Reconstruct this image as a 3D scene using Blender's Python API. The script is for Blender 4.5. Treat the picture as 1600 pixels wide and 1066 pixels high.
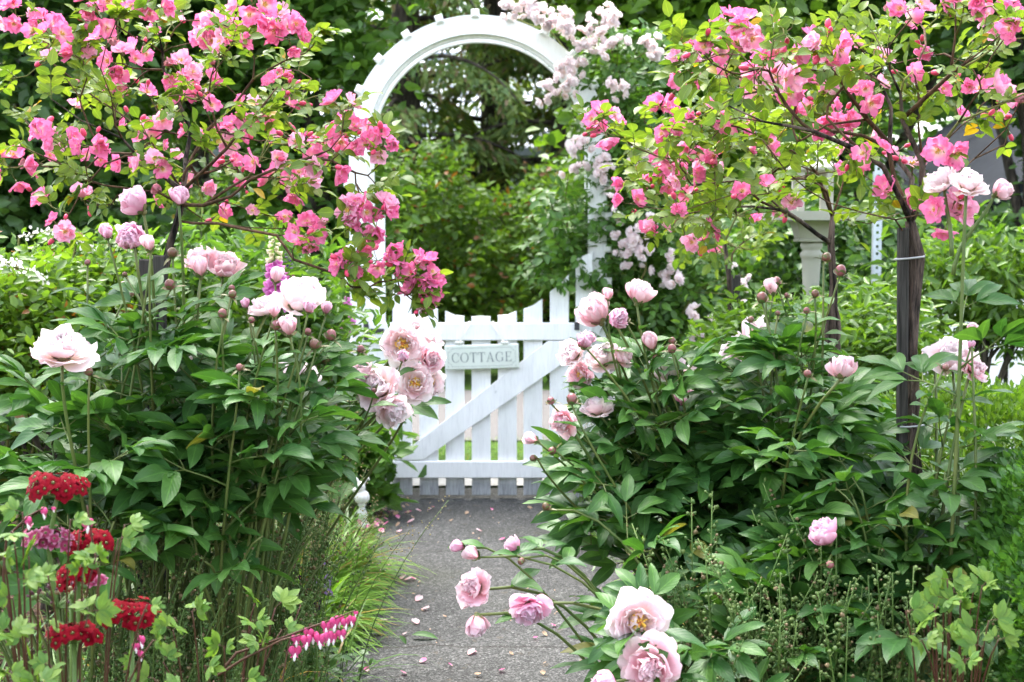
import bpy, math
import numpy as np
from mathutils import Matrix

SC = bpy.context.scene
COL = SC.collection
for _o in list(bpy.data.objects):
    bpy.data.objects.remove(_o)

# ------------------------------------------------------------------ camera, sky, sun, exposure
CAM_H, FPX = 1.255, 2222.0
PITCH = math.atan((533 - 370) / FPX)
cam = bpy.data.cameras.new('camera')
cam.sensor_width, cam.lens = 36.0, 50.0
cam.clip_start, cam.clip_end = 0.05, 600.0
cam.dof.use_dof = True
cam.dof.focus_distance = 3.35
cam.dof.aperture_fstop = 6.3
camo = bpy.data.objects.new('camera', cam)
COL.objects.link(camo)
camo.location = (0, 0, CAM_H)
camo.rotation_euler = (math.pi / 2 - PITCH, 0, 0)
SC.camera = camo

SUN_EL, SUN_AZ = math.radians(66), math.radians(335)     # azimuth clockwise from +Y: high, beyond the gate and a little left
world = bpy.data.worlds.new('World')
SC.world = world
world.use_nodes = True
wn = world.node_tree.nodes
wn.clear()
sky = wn.new('ShaderNodeTexSky')
sky.sky_type = 'NISHITA'
sky.sun_disc = False
sky.sun_elevation, sky.sun_rotation = SUN_EL, SUN_AZ
sky.air_density, sky.dust_density, sky.ozone_density = 1.0, 3.0, 1.0
hsv = wn.new('ShaderNodeHueSaturation')
hsv.inputs['Saturation'].default_value = 0.5             # bright overcast: the blue is mostly veiled
bg = wn.new('ShaderNodeBackground')
bg.inputs['Strength'].default_value = 0.15
wo = wn.new('ShaderNodeOutputWorld')
wl = world.node_tree.links
wl.new(sky.outputs[0], hsv.inputs['Color'])
wl.new(hsv.outputs[0], bg.inputs['Color'])
wl.new(bg.outputs[0], wo.inputs[0])

sun = bpy.data.lights.new('sun', 'SUN')
sun.energy, sun.angle, sun.color = 0.85, math.radians(28), (1.0, 0.97, 0.92)
suno = bpy.data.objects.new('sun', sun)
COL.objects.link(suno)
suno.rotation_euler = (math.pi / 2 - SUN_EL, 0, math.pi - SUN_AZ)
suno.location = (-3, 4, 9)

SC.view_settings.view_transform = 'Standard'
SC.view_settings.look = 'None'
SC.view_settings.gamma = 1.0
SC.view_settings.use_curve_mapping = False
SC.view_settings.exposure = 2.88
SC.render.engine = 'CYCLES'
SC.cycles.max_bounces = 7
SC.cycles.diffuse_bounces = 4
SC.cycles.glossy_bounces = 2
SC.cycles.transmission_bounces = 5
SC.cycles.use_denoising = True
SC.cycles.use_adaptive_sampling = True
SC.cycles.adaptive_threshold = 0.02

# ------------------------------------------------------------------ helpers
def at(px, py, Y):
    """world point that lies Y metres ahead of the camera on the ray through photo pixel (px, py)"""
    cx, cy = (px - 800) / FPX, (533 - py) / FPX
    d = np.array((cx, math.cos(PITCH) + cy * math.sin(PITCH), -math.sin(PITCH) + cy * math.cos(PITCH)))
    return np.array((0, 0, CAM_H)) + d * (Y / d[1])

def ground(px, py, z=0.0):
    cx, cy = (px - 800) / FPX, (533 - py) / FPX
    d = np.array((cx, math.cos(PITCH) + cy * math.sin(PITCH), -math.sin(PITCH) + cy * math.cos(PITCH)))
    return np.array((0, 0, CAM_H)) + d * ((z - CAM_H) / d[2])

def unit(a):
    a = np.asarray(a, float)
    n = np.linalg.norm(a, axis=-1, keepdims=True)
    return a / np.maximum(n, 1e-9)

def frs(P, Y, Z, S):
    """stack of frames: local Y along Y, local Z as near Z as can be, scale S"""
    P, Y, Z = np.atleast_2d(P).astype(float), unit(np.atleast_2d(Y)), np.atleast_2d(Z).astype(float)
    k = max(len(P), len(Y), len(Z))
    P, Y, Z = (np.broadcast_to(a, (k, 3)) for a in (P, Y, Z))
    X = np.cross(Y, Z)
    bad = np.linalg.norm(X, axis=1) < 1e-4
    if bad.any():
        X = X.copy()
        X[bad] = np.cross(Y[bad], np.array((0.31, 0.9, 0.2)))
    X = unit(X)
    Z = np.cross(X, Y)
    S = np.broadcast_to(np.asarray(S, float).reshape(-1, 1), (k, 1))
    M = np.zeros((k, 4, 4))
    M[:, :3, 0], M[:, :3, 1], M[:, :3, 2], M[:, :3, 3] = X * S, Y * S, Z * S, P
    M[:, 3, 3] = 1
    return M

def fr(p, y, z=(0, 0, 1), s=1.0):
    return frs(p, y, z, s)[0]

def fr_axis(p, axis, s=1.0, spin=0.0):
    """frame whose local Z is the axis (flowers look along +Z)"""
    a = unit(axis)
    ref = np.array((math.cos(spin), math.sin(spin), 0.15))
    y = ref - a * (ref @ a)
    if np.linalg.norm(y) < 0.05:
        y = np.array((0.1, 0.2, 1.0))
    return frs(p, y - a * (y @ a), a, s)[0]

def rot(axis, ang):
    return np.array(Matrix.Rotation(ang, 4, axis))

def trans(x, y, z):
    M = np.eye(4)
    M[:3, 3] = x, y, z
    return M

class G:
    """a growing mesh: vertices, uv, faces with a material slot"""
    def __init__(self):
        self.V, self.U, self.F, self.n = [], [], [], 0
    def add(self, V, F, uv=None, m=0):
        V = np.asarray(V, float)
        self.V.append(V)
        self.U.append(np.zeros((len(V), 2)) if uv is None else np.asarray(uv, float))
        groups = {}
        if isinstance(F, np.ndarray):
            groups[F.shape[1]] = F
        else:
            for f in F:
                groups.setdefault(len(f), []).append(f)
        for k, f in groups.items():
            self.F.append((np.asarray(f, int) + self.n, m))
        self.n += len(V)
        return self
    def frozen(self):
        return np.concatenate(self.V), np.concatenate(self.U), list(self.F)
    def put(self, T, Ms, m=None):
        V, U, F = T
        Ms = np.asarray(Ms, float)
        if Ms.ndim == 2:
            Ms = Ms[None]
        k, nv = len(Ms), len(V)
        if k == 0:
            return self
        W = np.einsum('kij,vj->kvi', Ms[:, :3, :3], V) + Ms[:, None, :3, 3]
        self.V.append(W.reshape(-1, 3))
        self.U.append(np.tile(U, (k, 1)))
        off = (np.arange(k) * nv)[:, None, None] + self.n
        for f, fm in F:
            self.F.append(((f[None] + off).reshape(-1, f.shape[1]), fm if m is None else m))
        self.n += k * nv
        return self
    def mesh(self, name, mats, smooth=True):
        V, U, F = self.frozen()
        me = bpy.data.meshes.new(name)
        loops = np.concatenate([f.ravel() for f, _ in F])
        tot = np.concatenate([np.full(len(f), f.shape[1]) for f, _ in F])
        mi = np.concatenate([np.full(len(f), m) for f, m in F])
        me.vertices.add(len(V))
        me.vertices.foreach_set('co', V.astype(np.float32).ravel())
        me.loops.add(len(loops))
        me.loops.foreach_set('vertex_index', loops.astype(np.int32))
        me.polygons.add(len(tot))
        me.polygons.foreach_set('loop_start', np.concatenate(([0], np.cumsum(tot)[:-1])).astype(np.int32))
        me.polygons.foreach_set('material_index', mi.astype(np.int32))
        me.polygons.foreach_set('use_smooth', np.full(len(tot), bool(smooth)))
        uv = me.uv_layers.new(name='uv')
        uv.data.foreach_set('uv', U[loops].astype(np.float32).ravel())
        for m in (mats if isinstance(mats, (list, tuple)) else [mats]):
            me.materials.append(m)
        me.update(calc_edges=True)
        return me

def ob(name, me, parent=None, M=None, loc=None, **props):
    o = bpy.data.objects.new(name, me)
    COL.objects.link(o)
    if parent is not None:
        o.parent = parent
    if M is not None:
        o.matrix_basis = Matrix(np.asarray(M).tolist())
    elif loc is not None:
        o.location = tuple(float(v) for v in loc)
    for k, v in props.items():
        o[k] = v
    return o

def thing(name, label, cat, loc=(0, 0, 0), group=None):
    o = ob(name, None, loc=loc, label=label, category=cat)
    o.empty_display_size = 0.05
    if group:
        o['group'] = group
    return o

def sheet(nu, nv, fn):
    u, v = np.meshgrid(np.linspace(-1, 1, nu + 1), np.linspace(0, 1, nv + 1))
    x, y, z = fn(u, v)
    V = np.stack([x.ravel(), y.ravel(), z.ravel()], 1)
    U = np.stack([(u.ravel() + 1) / 2, v.ravel()], 1)
    i = np.arange(nv)[:, None] * (nu + 1) + np.arange(nu)[None]
    i = i.ravel()
    return V, np.stack([i, i + 1, i + nu + 2, i + nu + 1], 1), U

def tube(P, R, sides=6, cap=True):
    P = np.asarray(P, float)
    n = len(P)
    R = np.broadcast_to(np.asarray(R, float), (n,))
    T = np.gradient(P, axis=0)
    T = unit(T)
    N = np.zeros_like(P)
    a = np.array((0.0, 0, 1)) if abs(T[0][2]) < 0.9 else np.array((1.0, 0, 0))
    N[0] = unit(np.cross(T[0], a))
    for i in range(1, n):
        v = N[i - 1] - T[i] * (N[i - 1] @ T[i])
        N[i] = unit(v)
    B = np.cross(T, N)
    ang = np.linspace(0, 2 * math.pi, sides, endpoint=False)
    V = (P[:, None] + R[:, None, None] * (N[:, None] * np.cos(ang)[None, :, None] + B[:, None] * np.sin(ang)[None, :, None])).reshape(-1, 3)
    d = np.concatenate(([0], np.cumsum(np.linalg.norm(np.diff(P, axis=0), axis=1))))
    U = np.stack([np.tile(np.abs(ang / math.pi - 1), n), np.repeat(d, sides)], 1)
    i, j = np.meshgrid(np.arange(n - 1), np.arange(sides), indexing='ij')
    j2 = (j + 1) % sides
    F = np.stack([i * sides + j, i * sides + j2, (i + 1) * sides + j2, (i + 1) * sides + j], -1).reshape(-1, 4)
    F = [tuple(f) for f in F]
    if cap:
        F += [tuple(range(sides - 1, -1, -1)), tuple((n - 1) * sides + k for k in range(sides))]
    return V, F, U

def lathe(prof, sides=24, sx=1.0, sy=1.0):
    """prof: (radius, z) from bottom to top"""
    prof = np.asarray(prof, float)
    ang = np.linspace(0, 2 * math.pi, sides, endpoint=False)
    V = np.concatenate([np.stack([r * np.cos(ang) * sx, r * np.sin(ang) * sy, np.full(sides, z)], 1) for r, z in prof])
    n = len(prof)
    F = [(i * sides + j, i * sides + (j + 1) % sides, (i + 1) * sides + (j + 1) % sides, (i + 1) * sides + j) for i in range(n - 1) for j in range(sides)]
    F += [tuple(range(sides - 1, -1, -1)), tuple((n - 1) * sides + k for k in range(sides))]
    return V, F

def ball(c, r, n=10, sq=(1, 1, 1)):
    t = np.linspace(0, math.pi, n + 1)
    V, F = lathe([(max(r * math.sin(a), r * 0.02), -r * math.cos(a)) for a in t], max(6, int(n * 1.4)))
    return V * np.array(sq) + np.asarray(c), F

def prism(poly, y0, y1, bev=0.004):
    """poly: convex outline (x, z) anticlockwise seen from the front (-y); chamfered front and back"""
    p = np.asarray(poly, float)
    c = p.mean(0)
    q = c + (p - c) * (1 - bev / np.maximum(np.abs(p - c).max(0), 1e-6))
    rings = [(q, y0), (p, y0 + bev), (p, y1 - bev), (q, y1)]
    n = len(p)
    V = np.concatenate([np.stack([r[:, 0], np.full(n, y), r[:, 1]], 1) for r, y in rings])
    F = [(k * n + i, k * n + (i + 1) % n, (k + 1) * n + (i + 1) % n, (k + 1) * n + i) for k in range(3) for i in range(n)]
    F = [tuple(reversed(f)) for f in F]
    F += [tuple(range(n)), tuple(range(4 * n - 1, 3 * n - 1, -1))]
    return V, F

def box(x0, x1, y0, y1, z0, z1, bev=0.003):
    return prism([(x0, z0), (x1, z0), (x1, z1), (x0, z1)], y0, y1, bev)

def bez(p0, p1, p2, p3, n=10):
    t = np.linspace(0, 1, n)[:, None]
    return (1 - t) ** 3 * p0 + 3 * (1 - t) ** 2 * t * p1 + 3 * (1 - t) * t ** 2 * p2 + t ** 3 * p3

# ------------------------------------------------------------------ materials
def newmat(name):
    m = bpy.data.materials.new(name)
    m.use_nodes = True
    m.node_tree.nodes.clear()
    return m, m.node_tree.nodes, m.node_tree.links

def val(n, l, op, a, b=None):
    x = n.new('ShaderNodeMath')
    x.operation = op
    for i, s in enumerate((a, b)):
        if s is None:
            continue
        if isinstance(s, (int, float)):
            x.inputs[i].default_value = s
        else:
            l.new(s, x.inputs[i])
    return x.outputs[0]

def mixc(n, l, fac, a, b, mode='MIX'):
    x = n.new('ShaderNodeMix')
    x.data_type = 'RGBA'
    x.blend_type = mode
    for i, s in ((0, fac), (6, a), (7, b)):
        if isinstance(s, (int, float)):
            x.inputs[i].default_value = s
        elif isinstance(s, (tuple, list)):
            x.inputs[i].default_value = (*s[:3], 1)
        else:
            l.new(s, x.inputs[i])
    return x.outputs[2]

def noise(n, l, scale, detail=3.0, coord='Object', rough=0.55, stretch=None):
    tc = n.new('ShaderNodeTexCoord')
    src = tc.outputs[coord]
    if stretch:
        mp = n.new('ShaderNodeMapping')
        mp.inputs['Scale'].default_value = stretch
        l.new(src, mp.inputs[0])
        src = mp.outputs[0]
    x = n.new('ShaderNodeTexNoise')
    x.inputs['Scale'].default_value = scale
    x.inputs['Detail'].default_value = detail
    x.inputs['Roughness'].default_value = rough
    l.new(src, x.inputs['Vector'])
    return x.outputs['Fac']

def ramp(n, l, fac, stops):
    r = n.new('ShaderNodeValToRGB')
    e = r.color_ramp.elements
    while len(e) < len(stops):
        e.new(0.5)
    for i, (p, c) in enumerate(stops):
        e[i].position = p
        e[i].color = (*c[:3], 1) if isinstance(c, (tuple, list)) else (c, c, c, 1)
    l.new(fac, r.inputs[0])
    return r.outputs[0]

def finish(m, n, l, color, rough=0.6, spec=0.4, bump=None, bstr=0.3, bdist=0.01, trans=0.0, tcol=None, metal=0.0):
    b = n.new('ShaderNodeBsdfPrincipled')
    out = n.new('ShaderNodeOutputMaterial')
    if isinstance(color, (tuple, list)):
        b.inputs['Base Color'].default_value = (*color[:3], 1)
    else:
        l.new(color, b.inputs['Base Color'])
    if isinstance(rough, (int, float)):
        b.inputs['Roughness'].default_value = rough
    else:
        l.new(rough, b.inputs['Roughness'])
    b.inputs['Specular IOR Level'].default_value = spec
    b.inputs['Metallic'].default_value = metal
    nrm = None
    if bump is not None:
        bp = n.new('ShaderNodeBump')
        bp.inputs['Strength'].default_value = bstr
        bp.inputs['Distance'].default_value = bdist
        l.new(bump, bp.inputs['Height'])
        nrm = bp.outputs[0]
        l.new(nrm, b.inputs['Normal'])
    if trans > 0:
        t = n.new('ShaderNodeBsdfTranslucent')
        if tcol is None:
            tcol = color
        if isinstance(tcol, (tuple, list)):
            t.inputs['Color'].default_value = (*tcol[:3], 1)
        else:
            l.new(tcol, t.inputs['Color'])
        mx = n.new('ShaderNodeMixShader')
        mx.inputs[0].default_value = trans
        l.new(b.outputs[0], mx.inputs[1])
        l.new(t.outputs[0], mx.inputs[2])
        l.new(mx.outputs[0], out.inputs[0])
    else:
        l.new(b.outputs[0], out.inputs[0])
    return m

def rnd(n, l):
    """a random number per object and per loose piece"""
    oi = n.new('ShaderNodeObjectInfo')
    ge = n.new('ShaderNodeNewGeometry')
    s = val(n, l, 'ADD', oi.outputs['Random'], ge.outputs['Random Per Island'])
    return val(n, l, 'FRACT', s)

def leafmat(name, c0, c1, old=None, rough=0.42, spec=0.5, trans=0.3, vein=0.35, warm=(1.5, 1.5, 0.6), side=9.0):
    m, n, l = newmat(name)
    r = rnd(n, l)
    col = mixc(n, l, r, c0, c1)
    if old:
        f = val(n, l, 'GREATER_THAN', val(n, l, 'FRACT', val(n, l, 'MULTIPLY', r, 37.7)), 1 - old[0])
        col = mixc(n, l, f, col, old[1])
    uv = n.new('ShaderNodeUVMap')
    sx = n.new('ShaderNodeSeparateXYZ')
    l.new(uv.outputs[0], sx.inputs[0])
    au = val(n, l, 'ABSOLUTE', val(n, l, 'SUBTRACT', sx.outputs[0], 0.5))
    bump = None
    if vein:
        mid = val(n, l, 'LESS_THAN', au, 0.035)
        light = mixc(n, l, 1.0, col, (1.7, 1.6, 1.5), 'MULTIPLY')
        col = mixc(n, l, val(n, l, 'MULTIPLY', mid, vein * 2), col, light)
        sv = val(n, l, 'SINE', val(n, l, 'MULTIPLY', val(n, l, 'SUBTRACT', sx.outputs[1], val(n, l, 'MULTIPLY', au, 0.7)), side * 6.283))
        bump = sv
    nz = noise(n, l, 30.0, 2.0)
    col = mixc(n, l, 0.35, col, ramp(n, l, nz, [(0.3, (0.55, 0.6, 0.55)), (0.7, (1.3, 1.25, 1.2))]), 'MULTIPLY')
    tcol = mixc(n, l, 1.0, col, warm, 'MULTIPLY')
    return finish(m, n, l, col, rough, spec, bump, 0.12, 0.002, trans, tcol)

def petalmat(name, inner, mid, edge, var=0.25, trans=0.48, rough=0.55, spec=0.3):
    m, n, l = newmat(name)
    r = rnd(n, l)
    uv = n.new('ShaderNodeUVMap')
    sx = n.new('ShaderNodeSeparateXYZ')
    l.new(uv.outputs[0], sx.inputs[0])
    col = ramp(n, l, sx.outputs[1], [(0.05, inner), (0.45, mid), (0.95, edge)])
    deep = mixc(n, l, 1.0, col, (0.98, 0.80, 0.87), 'MULTIPLY')
    col = mixc(n, l, val(n, l, 'MULTIPLY', r, var * 2), col, deep)
    st = noise(n, l, 60.0, 2.0, 'UV', stretch=(1.0, 0.06, 1.0))
    col = mixc(n, l, 0.5, col, ramp(n, l, st, [(0.3, (0.86, 0.78, 0.82)), (0.65, (1.04, 1.04, 1.04))]), 'MULTIPLY')
    return finish(m, n, l, col, rough, spec, st, 0.08, 0.002, trans, col)

def plain(name, c, rough=0.6, spec=0.4, nz=None, c2=None, bstr=0.0, bdist=0.004, stretch=None, metal=0.0, lo=0.35, hi=0.65):
    m, n, l = newmat(name)
    col, bump = c, None
    if nz:
        x = noise(n, l, nz, 5.0, 'Object', 0.6, stretch)
        col = ramp(n, l, x, [(lo, c), (hi, c2)])
        if bstr:
            bump = x
    return finish(m, n, l, col, rough, spec, bump, bstr, bdist, metal=metal)

M = {}
def white_paint(name, dirt_z=None, base=(0.85, 0.85, 0.85)):
    m, n, l = newmat(name)
    x = noise(n, l, 7.0, 6.0, stretch=(3.0, 3.0, 0.7))
    g = noise(n, l, 90.0, 3.0, stretch=(2.5, 2.5, 0.15))
    col = ramp(n, l, x, [(0.30, tuple(v * 0.90 for v in base)), (0.6, base)])
    col = mixc(n, l, 0.45, col, ramp(n, l, g, [(0.3, (0.74, 0.74, 0.76)), (0.5, (1, 1, 1))]), 'MULTIPLY')
    gm = noise(n, l, 2.6, 5.0)
    col = mixc(n, l, ramp(n, l, gm, [(0.5, 0.0), (0.75, 0.35)]), col, (0.60, 0.63, 0.55))
    k = noise(n, l, 11.0, 2.0)
    col = mixc(n, l, val(n, l, 'MULTIPLY', val(n, l, 'GREATER_THAN', k, 0.74), 0.45), col, (0.42, 0.43, 0.44))
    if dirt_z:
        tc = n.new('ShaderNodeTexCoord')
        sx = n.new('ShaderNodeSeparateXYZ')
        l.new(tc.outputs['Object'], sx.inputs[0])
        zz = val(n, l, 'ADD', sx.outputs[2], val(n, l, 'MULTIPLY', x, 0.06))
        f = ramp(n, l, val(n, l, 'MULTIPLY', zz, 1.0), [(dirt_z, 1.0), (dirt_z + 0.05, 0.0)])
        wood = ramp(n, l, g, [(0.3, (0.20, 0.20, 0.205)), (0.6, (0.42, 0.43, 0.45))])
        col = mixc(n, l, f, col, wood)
    return finish(m, n, l, col, 0.5, 0.4, g, 0.15, 0.002)

M['paint'] = white_paint('white_paint')
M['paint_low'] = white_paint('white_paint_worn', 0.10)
M['sign'] = plain('sign_board', (0.60, 0.645, 0.575), 0.6, 0.3, 14.0, (0.66, 0.70, 0.635))
M['sign_edge'] = plain('sign_edge', (0.74, 0.77, 0.72), 0.6, 0.3)
M['ink'] = plain('sign_ink', (0.17, 0.20, 0.205), 0.7, 0.2, 60.0, (0.25, 0.28, 0.28))
M['ink_line'] = plain('sign_line', (0.34, 0.38, 0.355), 0.7, 0.2)
M['ribbon'] = plain('cream_ribbon', (0.72, 0.71, 0.66), 0.8, 0.2)
M['iron'] = plain('black_iron', (0.03, 0.03, 0.035), 0.5, 0.5)
M['ceramic'] = plain('white_stone', (0.74, 0.72, 0.69), 0.55, 0.35, 9.0, (0.60, 0.57, 0.53), 0.2, lo=0.5, hi=0.8)
M['cream'] = plain('cream_paint', (0.34, 0.332, 0.275), 0.55, 0.3, 6.0, (0.26, 0.25, 0.20), lo=0.45, hi=0.75)
M['zinc'] = plain('galvanized_steel', (0.42, 0.46, 0.50), 0.5, 0.5, 30.0, (0.52, 0.56, 0.60), metal=0.5)
M['stake'] = plain('grey_wood', (0.012, 0.011, 0.010), 0.85, 0.2, 20.0, (0.060, 0.055, 0.050), 0.5, 0.004, (6.0, 6.0, 0.35))
M['tie'] = plain('plastic_tie', (0.34, 0.34, 0.36), 0.5, 0.4)
M['siding'] = plain('blue_grey_siding', (0.040, 0.048, 0.062), 0.7, 0.2, 3.0, (0.055, 0.064, 0.080))
M['trim'] = plain('grey_trim', (0.11, 0.125, 0.14), 0.6, 0.3)
M['roof'] = plain('grey_shingle', (0.011, 0.013, 0.016), 0.9, 0.1, 8.0, (0.018, 0.021, 0.026), 0.3)
M['glass'] = plain('window_glass', (0.03, 0.04, 0.05), 0.1, 0.6)
M['far_siding'] = plain('pale_siding', (0.36, 0.38, 0.41), 0.6, 0.3)
M['far_roof'] = plain('pale_roof', (0.40, 0.43, 0.48), 0.6, 0.4, 5.0, (0.52, 0.55, 0.60))

def barkmat(name, dark, light, scale=18.0, bstr=0.9):
    m, n, l = newmat(name)
    x = noise(n, l, scale * 1.6, 6.0, stretch=(1.0, 1.0, 0.13), rough=0.7)
    y = noise(n, l, 5.0, 3.0)
    col = ramp(n, l, x, [(0.42, dark), (0.60, light)])
    col = mixc(n, l, 0.4, col, ramp(n, l, y, [(0.35, (0.5, 0.5, 0.5)), (0.65, (1.4, 1.35, 1.3))]), 'MULTIPLY')
    return finish(m, n, l, col, 0.85, 0.2, x, bstr, 0.012)
M['bark'] = barkmat('rose_bark', (0.005, 0.0035, 0.003), (0.13, 0.095, 0.078))
M['twig'] = barkmat('rose_twig', (0.045, 0.022, 0.012), (0.11, 0.065, 0.035), 40.0, 0.3)
M['green_twig'] = barkmat('green_twig', (0.09, 0.12, 0.03), (0.16, 0.15, 0.05), 40.0, 0.2)
M['tree_bark'] = barkmat('tree_bark', (0.022, 0.018, 0.014), (0.085, 0.07, 0.055))

# asphalt path: pale and dark chips set in grey
m, n, l = newmat('asphalt')
tc = n.new('ShaderNodeTexCoord')
vo = n.new('ShaderNodeTexVoronoi')
vo.inputs['Scale'].default_value = 190.0
l.new(tc.outputs['Object'], vo.inputs['Vector'])
vo2 = n.new('ShaderNodeTexVoronoi')
vo2.inputs['Scale'].default_value = 75.0
l.new(tc.outputs['Object'], vo2.inputs['Vector'])
chip = ramp(n, l, val(n, l, 'MULTIPLY', vo.outputs['Color'], 1.0), [(0.15, 0.026), (0.5, 0.052), (0.85, 0.115), (0.97, 0.24)])
chip2 = ramp(n, l, vo2.outputs['Color'], [(0.3, 0.75), (0.8, 1.25)])
big = noise(n, l, 2.2, 5.0)
tint = ramp(n, l, big, [(0.3, (0.74, 0.73, 0.72)), (0.55, (1.0, 0.99, 0.98)), (0.75, (1.2, 1.18, 1.16))])
col = mixc(n, l, 1.0, mixc(n, l, 0.8, chip, chip2, 'MULTIPLY'), tint, 'MULTIPLY')
col = mixc(n, l, 1.0, col, (0.99, 1.0, 0.965), 'MULTIPLY')
sp = noise(n, l, 16.0, 4.0)
sy = n.new('ShaderNodeSeparateXYZ')
l.new(tc.outputs['Object'], sy.inputs[0])
wob = noise(n, l, 5.0, 6.0)
for y0, wd in ((4.29, 0.006), (5.62, 0.004)):
    dy = val(n, l, 'ABSOLUTE', val(n, l, 'ADD', val(n, l, 'SUBTRACT', sy.outputs[1], y0), val(n, l, 'MULTIPLY', val(n, l, 'SUBTRACT', wob, 0.5), 0.12)))
    col = mixc(n, l, val(n, l, 'MULTIPLY', val(n, l, 'LESS_THAN', dy, wd), 0.75), col, (0.022, 0.018, 0.014))
moss = noise(n, l, 1.3, 6.0)
col = mixc(n, l, ramp(n, l, moss, [(0.56, 0.0), (0.72, 0.45)]), col, (0.040, 0.044, 0.026))
col = mixc(n, l, val(n, l, 'MULTIPLY', val(n, l, 'GREATER_THAN', sp, 0.66), 0.5), col, (0.07, 0.055, 0.035))
M['asphalt'] = finish(m, n, l, col, 0.85, 0.25, vo.outputs['Distance'], 0.7, 0.004)
M['road'] = plain('road_asphalt', (0.115, 0.108, 0.104), 0.9, 0.2, 40.0, (0.165, 0.155, 0.15))
M['concrete'] = plain('pale_concrete', (0.36, 0.35, 0.33), 0.85, 0.2, 20.0, (0.46, 0.45, 0.43))
M['soil'] = plain('brown_soil', (0.030, 0.019, 0.013), 0.95, 0.1, 22.0, (0.095, 0.062, 0.042), 1.0, 0.03)
M['turf'] = plain('turf', (0.045, 0.085, 0.016), 0.9, 0.1, 30.0, (0.09, 0.16, 0.03), 0.6, 0.02)
M['mulch'] = plain('bark_chips', (0.06, 0.035, 0.022), 0.9, 0.15, 6.0, (0.19, 0.12, 0.08))

# leaves
M['peony_leaf'] = leafmat('peony_leaf', (0.027, 0.094, 0.019), (0.072, 0.172, 0.032), old=(0.012, (0.17, 0.17, 0.03)), rough=0.46, spec=0.42, trans=0.34, side=7.0)
M['peony_leaf_old'] = leafmat('dry_leaf', (0.09, 0.045, 0.022), (0.13, 0.06, 0.03), rough=0.7, trans=0.1)
M['rose_leaf'] = leafmat('rose_leaf', (0.074, 0.140, 0.020), (0.170, 0.240, 0.032), old=(0.012, (0.34, 0.22, 0.02)), trans=0.42, side=7.0, spec=0.3)
M['rose_leaf_dark'] = leafmat('rose_leaf_dark', (0.030, 0.072, 0.020), (0.072, 0.125, 0.030), trans=0.3)
M['climber_leaf'] = leafmat('climber_leaf', (0.046, 0.120, 0.020), (0.100, 0.210, 0.032), trans=0.38)
M['heart_leaf'] = leafmat('bleeding_heart_leaf', (0.060, 0.150, 0.020), (0.150, 0.245, 0.030), trans=0.4, vein=0.2, rough=0.5, spec=0.35)
M['primula_leaf'] = leafmat('primula_leaf', (0.06, 0.14, 0.03), (0.09, 0.19, 0.04), trans=0.3)
M['grass'] = leafmat('grass_blade', (0.10, 0.23, 0.020), (0.20, 0.35, 0.040), old=(0.06, (0.36, 0.26, 0.06)), trans=0.4, vein=0, rough=0.45)
M['grass_dark'] = leafmat('dark_grass_blade', (0.050, 0.125, 0.020), (0.105, 0.205, 0.034), old=(0.06, (0.30, 0.22, 0.09)), trans=0.35, vein=0)
M['yellow_blade'] = leafmat('yellow_blade', (0.42, 0.26, 0.035), (0.50, 0.33, 0.06), trans=0.35, vein=0)
M['box_leaf'] = leafmat('box_leaf', (0.050, 0.145, 0.024), (0.105, 0.24, 0.038), trans=0.4, vein=0, rough=0.4)
M['lime_leaf'] = leafmat('lime_leaf', (0.060, 0.138, 0.016), (0.120, 0.215, 0.026), trans=0.38, vein=0)
M['shrub_leaf'] = leafmat('shrub_leaf', (0.064, 0.140, 0.016), (0.145, 0.250, 0.028), old=(0.04, (0.22, 0.09, 0.02)), trans=0.42, vein=0)
M['mid_leaf'] = leafmat('mid_leaf', (0.054, 0.132, 0.022), (0.115, 0.225, 0.032), trans=0.42, vein=0)
M['dark_leaf'] = leafmat('dark_leaf', (0.036, 0.096, 0.022), (0.082, 0.170, 0.032), trans=0.4, vein=0)
M['maple_leaf'] = leafmat('maple_leaf', (0.070, 0.155, 0.018), (0.15, 0.27, 0.026), trans=0.45, vein=0)
M['needle'] = leafmat('conifer_needle', (0.075, 0.150, 0.040), (0.18, 0.24, 0.050), old=(0.12, (0.16, 0.12, 0.05)), trans=0.35, vein=0, rough=0.6)
M['stem'] = plain('green_stem', (0.060, 0.105, 0.022), 0.5, 0.35, 8.0, (0.12, 0.135, 0.035))
M['stem_pale'] = plain('pale_stem', (0.055, 0.115, 0.022), 0.5, 0.3, 10.0, (0.10, 0.155, 0.032))
M['stem_red'] = plain('red_stem', (0.060, 0.018, 0.012), 0.5, 0.3, 8.0, (0.075, 0.038, 0.016))
M['pod'] = leafmat('seed_pod', (0.070, 0.140, 0.030), (0.145, 0.205, 0.055), old=(0.20, (0.20, 0.145, 0.07)), trans=0.25, vein=0, rough=0.55)

# petals
M['pale'] = petalmat('pale_petal', (0.93, 0.76, 0.58), (0.93, 0.80, 0.79), (0.95, 0.90, 0.895), 0.32)
M['blush'] = petalmat('blush_petal', (0.88, 0.50, 0.46), (0.91, 0.61, 0.66), (0.94, 0.80, 0.82), 0.38)
M['mauve'] = petalmat('mauve_petal', (0.72, 0.26, 0.42), (0.84, 0.46, 0.60), (0.90, 0.70, 0.80), 0.35)
M['rose'] = petalmat('rose_petal', (0.92, 0.76, 0.62), (0.90, 0.285, 0.52), (0.89, 0.235, 0.475), 0.42, 0.38)
M['rose_pale'] = petalmat('pale_rose_petal', (0.93, 0.80, 0.68), (0.92, 0.45, 0.63), (0.92, 0.50, 0.68), 0.35, 0.38)
M['rose_wilt'] = petalmat('wilted_rose_petal', (0.55, 0.30, 0.20), (0.62, 0.20, 0.28), (0.55, 0.26, 0.28), 0.4, 0.3)
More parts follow.
